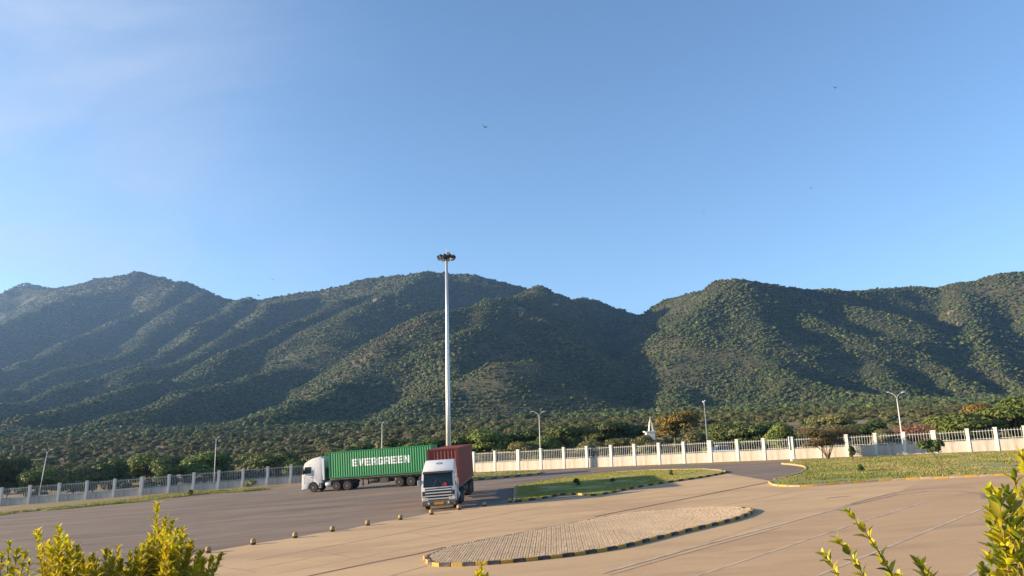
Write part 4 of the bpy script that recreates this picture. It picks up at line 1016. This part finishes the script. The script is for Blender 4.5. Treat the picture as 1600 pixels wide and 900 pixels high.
# --- white tractor with the red container
rp_ = Vector((-5.62, 58.6)); rh = Vector((-.03, -1)).normalized()
MR = frame_on_ground(rp_, rh)
t = empty('container_truck'); tag(t, 'white flat-nosed truck with striped grille pulling the red container', 'truck'); t.matrix_world = MR
chassis_and_trailer(t)
prof = [(1.15,.95),(1.22,.95)]+ar+[(2.60,.62),(3.22,.62),(3.30,.9),(3.30,1.58),(3.08,2.58),(2.92,2.76),(2.6,2.82),(1.15,2.82)]
cb = cab_mesh(prof, 1.245, 1.6, .045).obj('cab', M['white_paint'], t, bevel=.05, smooth=True, angle=.6)
slab([(-1.09,3.302,1.66),(1.09,3.302,1.66),(1.05,3.088,2.62),(-1.05,3.088,2.62)], .012).obj('windscreen', M['glass'], t)
slab([(-.62,3.318,1.69),(-.30,3.318,1.69),(-.34,3.27,1.93),(-.58,3.27,1.93)], .006).obj('red_pennant', M['red_cloth'], t)
for s in (-1, 1):
    MB().tube((s*.35,3.335,1.66),(s*.12,3.24,2.2),.012,n=5).obj('wiper', M['black'], t)
MB().prism([(3.07,2.64),(3.26,2.60),(3.28,2.64),(3.0,2.76)], -1.1, 1.1).obj('sun_visor', M['black'], t)
fa = cab_mesh([(2.75,2.80),(2.62,2.94),(1.75,3.42),(1.45,3.50),(1.2,3.50),(1.2,2.80)], 1.17, 2.8, .09).obj('roof_fairing', M['white_paint'], t, bevel=.06, smooth=True, angle=.6)
em = MB().lathe([(.21,-.012),(.21,.012)], 20).obj('emblem', M['blue'], fa); em.scale = (1.15, .62, 1); em.location = (0, 2.04, 3.265); em.rotation_euler = (math.radians(-28.9), 0, 0)
em2 = MB().lathe([(.15,.0),(.15,.016)], 20).obj('emblem_centre', M['headlight'], fa); em2.scale = (1.2, .30, 1); em2.location = (0, 2.043, 3.268); em2.rotation_euler = (math.radians(-28.9), 0, 0)
for s in (-1, 1):
    sx = lambda z: s*1.246*(1-.045*max(0, z-1.6))
    q = [(sx(1.72),2.98,1.72),(sx(1.72),2.0,1.72),(sx(2.5),2.0,2.5),(sx(2.5),2.85,2.5)]
    if s > 0: q = q[::-1]
    slab(q, .008).obj('side_window', M['glass'], t)
    MB().box(min(s*1.249,s*1.258), max(s*1.249,s*1.258), 1.93, 1.945, .95, 2.6).obj('door_seam', M['black'], t)
    MB().box(min(s*1.249,s*1.28), max(s*1.249,s*1.28), 2.05, 2.22, 1.45, 1.51).obj('door_handle', M['black'], t)
    MB().box(min(s*1.30,s*1.52), max(s*1.30,s*1.52), 3.12, 3.24, 1.7, 2.2).obj('mirror', M['grey_plastic'], t, bevel=.04)
    MB().tube((s*1.2,3.0,2.25),(s*1.40,3.18,2.2),.02,n=6).obj('mirror_arm', M['black'], t)
    MB().box(min(s*1.0,s*1.19), max(s*1.0,s*1.19), 3.29, 3.325, 1.06, 1.38).obj('corner_vent', M['black'], t, bevel=.02)
    MB().box(min(s*.74,s*1.2), max(s*.74,s*1.2), 3.28, 3.35, .72, .92).obj('headlight', M['headlight'], t, bevel=.03)
    MB().box(min(s*1.14,s*1.21), max(s*1.14,s*1.21), 3.30, 3.352, .95, 1.02).obj('indicator', M['amber'], t)
    MB().box(min(s*.80,s*1.2), max(s*.80,s*1.2), 1.0, 1.26, .42, .94).obj('step', M['black'], t, bevel=.02)
gb = MB().box(-.98,.98,3.285,3.315,.74,1.58).obj('grille', M['black'], t)
for i in range(4): MB().box(-.95,.95,3.312,3.35,.80+i*.205,.875+i*.205).obj('grille_slat', M['white_paint'], gb, bevel=.012)
bu = MB().box(-1.23,1.23,3.05,3.38,.34,.70).obj('bumper', mat('bumper_paint', (.10,.075,.065), .6, (.2,.14,.1), 3), t, bevel=.05)
MB().box(-.34,.34,3.378,3.392,.44,.60).obj('number_plate', M['plate'], bu)
for s in (-1, 1): o = MB().lathe([(.08,0),(.07,.03),(.01,.035)], 12, 'Z').obj('fog_light', M['headlight'], bu); o.location = (s*.72, 3.375, .53); o.rotation_euler = (-math.pi/2, 0, 0)
MB().box(-.9,.9,.75,1.0,1.2,2.4).obj('rear_frame', M['black'], t)
rc, dep, X1 = container('shipping_container', 12.19, 2.9, 'red_box', 'oxide red corrugated shipping container behind the flat-nosed truck')
rc.matrix_world = MR @ Matrix.Translation((0, 0, 1.37))

# ------------------------------------------------------------------ far buildings and odds and ends
def house(px, py_roof, wpx, Y, roof, label, name='house', rz=0.15):
    p = on_y(px, py_roof, Y); gz = hz(p.x, Y); H = max(2.4, p.z-gz); Wd = wpx/FPX*Y; t = empty(name, (p.x, Y, p.z-H), (0,0,rz)); tag(t, label, 'house')
    MB().box(-Wd/2, Wd/2, -2, 2, -1, H-.9).obj('wall', M['whitewash'], t)
    MB().prism([(-2.4,H-.95),(0,H),(2.4,H-.95),(2.4,H-.87),(0,H+.08),(-2.4,H-.87)], -Wd/2-.3, Wd/2+.3).obj('roof', M[roof], t)
    MB().box(-Wd*.1, Wd*.1, -2.04, -1.99, -.2, 1.4).obj('door', M['chassis'], t)
    for s in (-1, 1): MB().box(s*Wd*.3-.3, s*Wd*.3+.3, -2.04, -1.99, .6, 1.2).obj('window', M['glass'], t)
house(517, 701.5, 22, 150, 'redroof', 'small house with red roof behind the green container')
p = on_y(1017, 673.5, 128); gz = hz(p.x, 128); t = empty('chapel', (p.x, 128, gz)); tag(t, 'white chapel roof with slim belfry left of the golden tree', 'chapel'); h = p.z-gz
MB().box(-.9,.5,-.8,.8,-1,h-.18).obj('wall', M['whitewash'], t); MB().box(-1.2,.6,-.95,.95,h-.18,h).obj('roof_slab', M['whitewash'], t)
bt = MB()
for sx in (-1, 1):
    for sy in (-1, 1): bt.tube((sx*.34, sy*.34, h-.02), (sx*.16, sy*.16, h+1.45), .09, .07, n=5)
bt.box(-.22,.22,-.22,.22,h+1.4,h+1.52); bt.add([(-.17,-.17,h+1.52),(.17,-.17,h+1.52),(.17,.17,h+1.52),(-.17,.17,h+1.52),(0,0,h+2.5)], [(0,1,4),(1,2,4),(2,3,4),(3,0,4),(3,2,1,0)])
bt.obj('belfry', M['whitewash'], t, fix=False)

# parked white car on the outer road, seen through the rails
p = on_y(1131, 703.5, 99); gz = hz(p.x, 99); t = empty('parked_car', (p.x, 99, max(gz, p.z-1.45)), (0,0,.1)); tag(t, 'white car glimpsed through the railings right of the wide pillar', 'car')
MB().prism([(-.82,.3),(.82,.3),(.82,.8),(.78,.92),(-.78,.92),(-.82,.8)], -2.0, 2.0).obj('body', M['white_paint'], t, bevel=.06)
MB().add([(-1.35,-.72,.92),(1.0,-.72,.92),(1.0,.72,.92),(-1.35,.72,.92),(-.95,-.58,1.42),(.35,-.58,1.42),(.35,.58,1.42),(-.95,.58,1.42)], [(0,1,5,4),(1,2,6,5),(2,3,7,6),(3,0,4,7)]).obj('window', M['glass'], t)
MB().box(-.97,.37,-.6,.6,1.42,1.47).obj('roof', M['white_paint'], t, bevel=.02)
for x in (-1.25, 1.25):
    for y in (-.74, .74):
        o = MB().lathe([(.18,-.1),(.3,-.1),(.31,0),(.3,.1),(.18,.1)], 16, 'X').obj('wheel', M['rubber'], t); o.rotation_euler = (0,0,math.pi/2); o.location = (x, y, .31)

# ------------------------------------------------------------------ birds
def bird(px, py, Y, span, rz, bank, label, up=.25):
    p = on_y(px, py, Y); t = empty('bird', p, (bank, .1, rz)); tag(t, label, 'bird', 'birds in the sky'); s = span
    MB().path([(0,-.38*s,0),(0,-.2*s,0),(0,.02*s,.0),(0,.2*s,.01*s),(0,.30*s,.0)], [.012*s,.05*s,.075*s,.05*s,.01*s], n=7).obj('body', M['bird'], t, smooth=True)
    for k in (-1, 1):
        MB().add([(k*.04*s,.12*s,.02*s),(k*.24*s,.18*s,up*.5*s),(k*.5*s,-.10*s,up*s),(k*.24*s,.02*s,up*.5*s-.004),(k*.04*s,-.08*s,.0),(k*.14*s,.06*s,up*.25*s+.012)], [(0,5,4),(0,1,5),(5,1,3),(5,3,4),(1,2,3)]).obj('wing', M['bird'], t, fix=False)
bird(757.5,198.5,34,.46,.7,.5,'dark bird with raised wings high above the mast')
bird(1305,137,36,.52,-.4,.3,'dark bird flying in the upper right sky')
bird(1267,294,70,.30,1.2,.2,'tiny bird right of centre above the right hill')
bird(1145,321,75,.26,.3,.2,'tiny distant bird above the saddle, right of its twin')
bird(1100,331,75,.26,.9,.1,'tiny distant bird above the saddle, left of its twin')
bird(426,437,60,.40,.2,.3,'tiny bird above the ridge left of the mast, higher one')
bird(404,462,60,.40,1.1,.1,'tiny bird just over the ridge dip on the left')
bird(913,465,60,.40,.5,.4,'tiny bird over the slope right of the mast')
# ------------------------------------------------------------------ golden shrubs in the foreground
def leaf_mesh(m, seed):
    r = random.Random(seed); L_ = 1.0; w = r.uniform(.19, .24); cv = r.uniform(.10, .22); fo = r.uniform(.06, .12)
    rows = [(0, .02, 0), (.22, w*.75, .03), (.48, w, .02), (.76, w*.66, -cv*.4), (1.0, .0, -cv)]
    vs = []; fs = []
    for y, ww, z in rows[:-1]: vs += [(-ww, y, z+fo*ww/w), (0, y, z), (ww, y, z+fo*ww/w)]
    vs.append((0, 1.0, -cv)); n = len(rows)-1
    for i in range(n-1):
        a = 3*i; fs += [(a, a+1, a+4, a+3), (a+1, a+2, a+5, a+4)]
    a = 3*(n-1); fs += [(a, a+1, len(vs)-1), (a+1, a+2, len(vs)-1)]
    me = bpy.data.meshes.new('leaf'); me.from_pydata(vs, [], fs); me.polygons.foreach_set('use_smooth', [True]*len(me.polygons)); me.materials.append(m); return me
LEAVES = {k: [leaf_mesh(M[k], i) for i in range(4)] for k in ('gold_leaf','lime_leaf','green_leaf')}
def shrub(name, label, base, stems, leaf_len, node, leafy, seed, max_obj=300, tone=(.6,.3,.1), group='golden shrubs on the near bank'):
    """stems: list of (tip, control or None); base: point on the bank"""
    r = random.Random(seed); root = empty(name, base); tag(root, label, 'shrub', group); B = Vector(base); allv = []
    for si, (tip, ctl) in enumerate(stems):
        tip = Vector(tip)-B; b0_ = Vector((r.uniform(-.12,.12), r.uniform(-.12,.12), -.05))
        if ctl is None: ctl = b0_.lerp(tip, .55)+Vector((0, 0, .12)); ctl.x = ctl.x*.6+tip.x*.4; ctl.y = ctl.y*.6+tip.y*.4
        else: ctl = Vector(ctl)-B
        n = 14; pts = [b0_*(1-t)**2+ctl*(2*t*(1-t))+tip*t*t for t in [i/n for i in range(n+1)]]
        MB().path(pts, [.0075*(1-.85*i/n)*(leaf_len/.045)**.5 for i in range(n+1)], n=5).obj('stem', M['stem'], root, fix=False, smooth=True)
        ln = [0]
        for i in range(n): ln.append(ln[-1]+(pts[i+1]-pts[i]).length)
        s = ln[-1]; k = 0; lim = max(0, ln[-1]-leafy*r.uniform(.8, 1.15)); ph = r.uniform(0, 3.1)
        while s > lim:
            i = max(j for j in range(n+1) if ln[j] <= s+1e-9); i = min(i, n-1); u = (s-ln[i])/max(1e-9, ln[i+1]-ln[i]); p = pts[i].lerp(pts[i+1], u); d = (pts[i+1]-pts[i]).normalized()
            age = (ln[-1]-s)/leafy; q = d.to_track_quat('Z', 'Y')
            for side in (0, 1):
                a = ph+k*1.5708+side*math.pi+r.uniform(-.3,.3); opn = .38+.75*min(1, age*2.2)+r.uniform(-.15,.15)
                dirv = q @ Vector((math.cos(a)*math.sin(opn), math.sin(a)*math.sin(opn), math.cos(opn)))
                up = q @ Vector((-math.cos(a)*math.cos(opn), -math.sin(a)*math.cos(opn), math.sin(opn)))
                x = dirv.cross(up).normalized(); z = x.cross(dirv); sc = leaf_len*r.uniform(.72, 1.15)*(.55 if k == 0 else (.8 if k == 1 else 1))
                R3 = Matrix((x, dirv, z)).transposed().to_4x4(); tw = Matrix.Rotation(r.uniform(-.35,.35), 4, 'Y')
                kind = r.random() + (.12 if age > .55 else -.12)
                mk = 'gold_leaf' if kind < tone[0] else ('lime_leaf' if kind < tone[0]+tone[1] else 'green_leaf')
                allv.append((p.z, Matrix.Translation(p) @ R3 @ tw @ Matrix.Scale(sc, 4), LEAVES[mk][r.randrange(4)], mk))
            s -= node*r.uniform(.8, 1.25)*(.5 if k < 2 else 1); k += 1
    allv.sort(key=lambda t: -t[0])
    for zz, mx_, me, mk in allv[:max_obj]:
        o = link('leaf', me, root); o.matrix_local = mx_
    rest = {}
    for zz, mx_, me, mk in allv[max_obj:]:
        V, F = rest.setdefault(mk, ([], [])); b0_ = len(V); V += [tuple(mx_ @ v.co) for v in me.vertices]; F += [tuple(i+b0_ for i in p.vertices) for p in me.polygons]
    if rest:
        me = bpy.data.meshes.new('leaves'); V = []; F = []; mi = []
        for j, mk in enumerate(rest):
            b0_ = len(V); V += rest[mk][0]; F += [tuple(i+b0_ for i in f) for f in rest[mk][1]]; mi += [j]*len(rest[mk][1]); me.materials.append(M[mk])
        me.from_pydata(V, [], F); me.polygons.foreach_set('material_index', mi); me.polygons.foreach_set('use_smooth', [True]*len(mi))
        tag(link('leaves', me, root), kind='stuff')
    return root
TZ = CAMZ-1.75
r = random.Random(3)
env = [(58,828),(76,846),(92,822),(104,838),(122,852),(145,866),(165,858),(185,855),(204,862),(222,850),(236,832),(246,786),(258,808),(268,814),(284,826),(298,846),(312,862),(330,870),(345,864)]
st = [(on_y(x, y+4, 3.75+r.uniform(-.12,.12)), None) for x, y in env]
ex = [e[0] for e in env]; ey = [e[1] for e in env]
for i in range(200):
    x = r.uniform(64, 336); y = float(np.interp(x, ex, ey))
    if 225 < x < 275: y = max(y, 822)
    st.append((on_y(x, y+r.uniform(8, 85), 3.75+r.uniform(-.3,.35)), None))
bp = on_y(195, 900, 3.8)
shrub('golden_shrub', 'large golden leaved shrub at the bottom left of the view', (bp.x, 3.8, TZ), st, .046, .0150, .42, 1, tone=(.66,.26))
st = [(on_y(x, y, 3.3+r.uniform(-.1,.1)), None) for x, y in ((14,851),(3,868),(26,863),(38,868),(46,880),(-12,860),(-25,850),(20,890),(-8,885))]
bp = on_y(-30, 900, 3.3)
shrub('golden_shrub', 'small sparse yellow-green shrub in the bottom left corner', (bp.x, 3.3, TZ), st, .046, .02, .34, 2, tone=(.3,.4))
st = [(on_y(752, 885, 3.8), None), (on_y(746, 898, 3.78), None), (on_y(760, 903, 3.82), None), (on_y(738, 915, 3.8), None)]
bp = on_y(752, 900, 3.8)
shrub('golden_shrub', 'single golden shoot tip below the paved island', (bp.x, 3.8, TZ), st, .045, .012, .2, 3, tone=(.8,.2))
st = [(on_y(x, y, 1.65+r.uniform(-.12,.14)), None) for x, y in ((1597,712),(1546,768),(1553,782),(1574,772),(1612,722),(1628,700),(1585,800),(1565,812),(1604,770),(1545,815),(1558,846),(1590,842),(1612,822),(1574,868),(1545,872),(1640,760),(1560,775),(1585,745),(1600,870),(1570,840),(1590,790),(1552,800),(1620,780),(1535,890),(1562,890),(1580,820),(1608,850))]
bp = on_y(1600, 900, 1.65)
shrub('golden_shrub', 'yellow-green shrub with big leaves at the right edge', (bp.x, 1.65, TZ), st, .041, .022, .42, 4, tone=(.20,.45), max_obj=600)
st = [(on_y(1327,802,1.9), on_y(1475,945,1.9)), (on_y(1311,845,1.9), on_y(1410,950,1.9)), (on_y(1289,869,1.88), on_y(1360,945,1.9)), (on_y(1436,880,1.9), on_y(1475,945,1.9)), (on_y(1405,902,1.86), on_y(1450,960,1.9)), (on_y(1452,897,1.93), on_y(1470,960,1.9))]
bp = on_y(1600, 1000, 1.9)
shrub('golden_shrub', 'thin yellow-green sprigs reaching left across the parking lines', (bp.x, 1.9, TZ), st, .040, .021, .75, 5, tone=(.26,.44))
# ------------------------------------------------------------------ haze
hzm = bpy.data.materials.new('haze_air'); hzm.use_nodes = True; t_ = hzm.node_tree; t_.nodes.clear()
pv = t_.nodes.new('ShaderNodeVolumePrincipled'); mo = t_.nodes.new('ShaderNodeOutputMaterial')
pv.inputs['Color'].default_value = (0.28, 0.52, 1.0, 1); pv.inputs['Density'].default_value = 0.000105; pv.inputs['Anisotropy'].default_value = 0.4
t_.links.new(pv.outputs[0], mo.inputs['Volume'])
hb = MB().box(-3230, 3230, -230, 3640, -60, 640).obj('haze', hzm); hb['kind'] = 'stuff'
hb['label'] = 'pale blue morning haze in the air before the hills'; hb['category'] = 'haze'
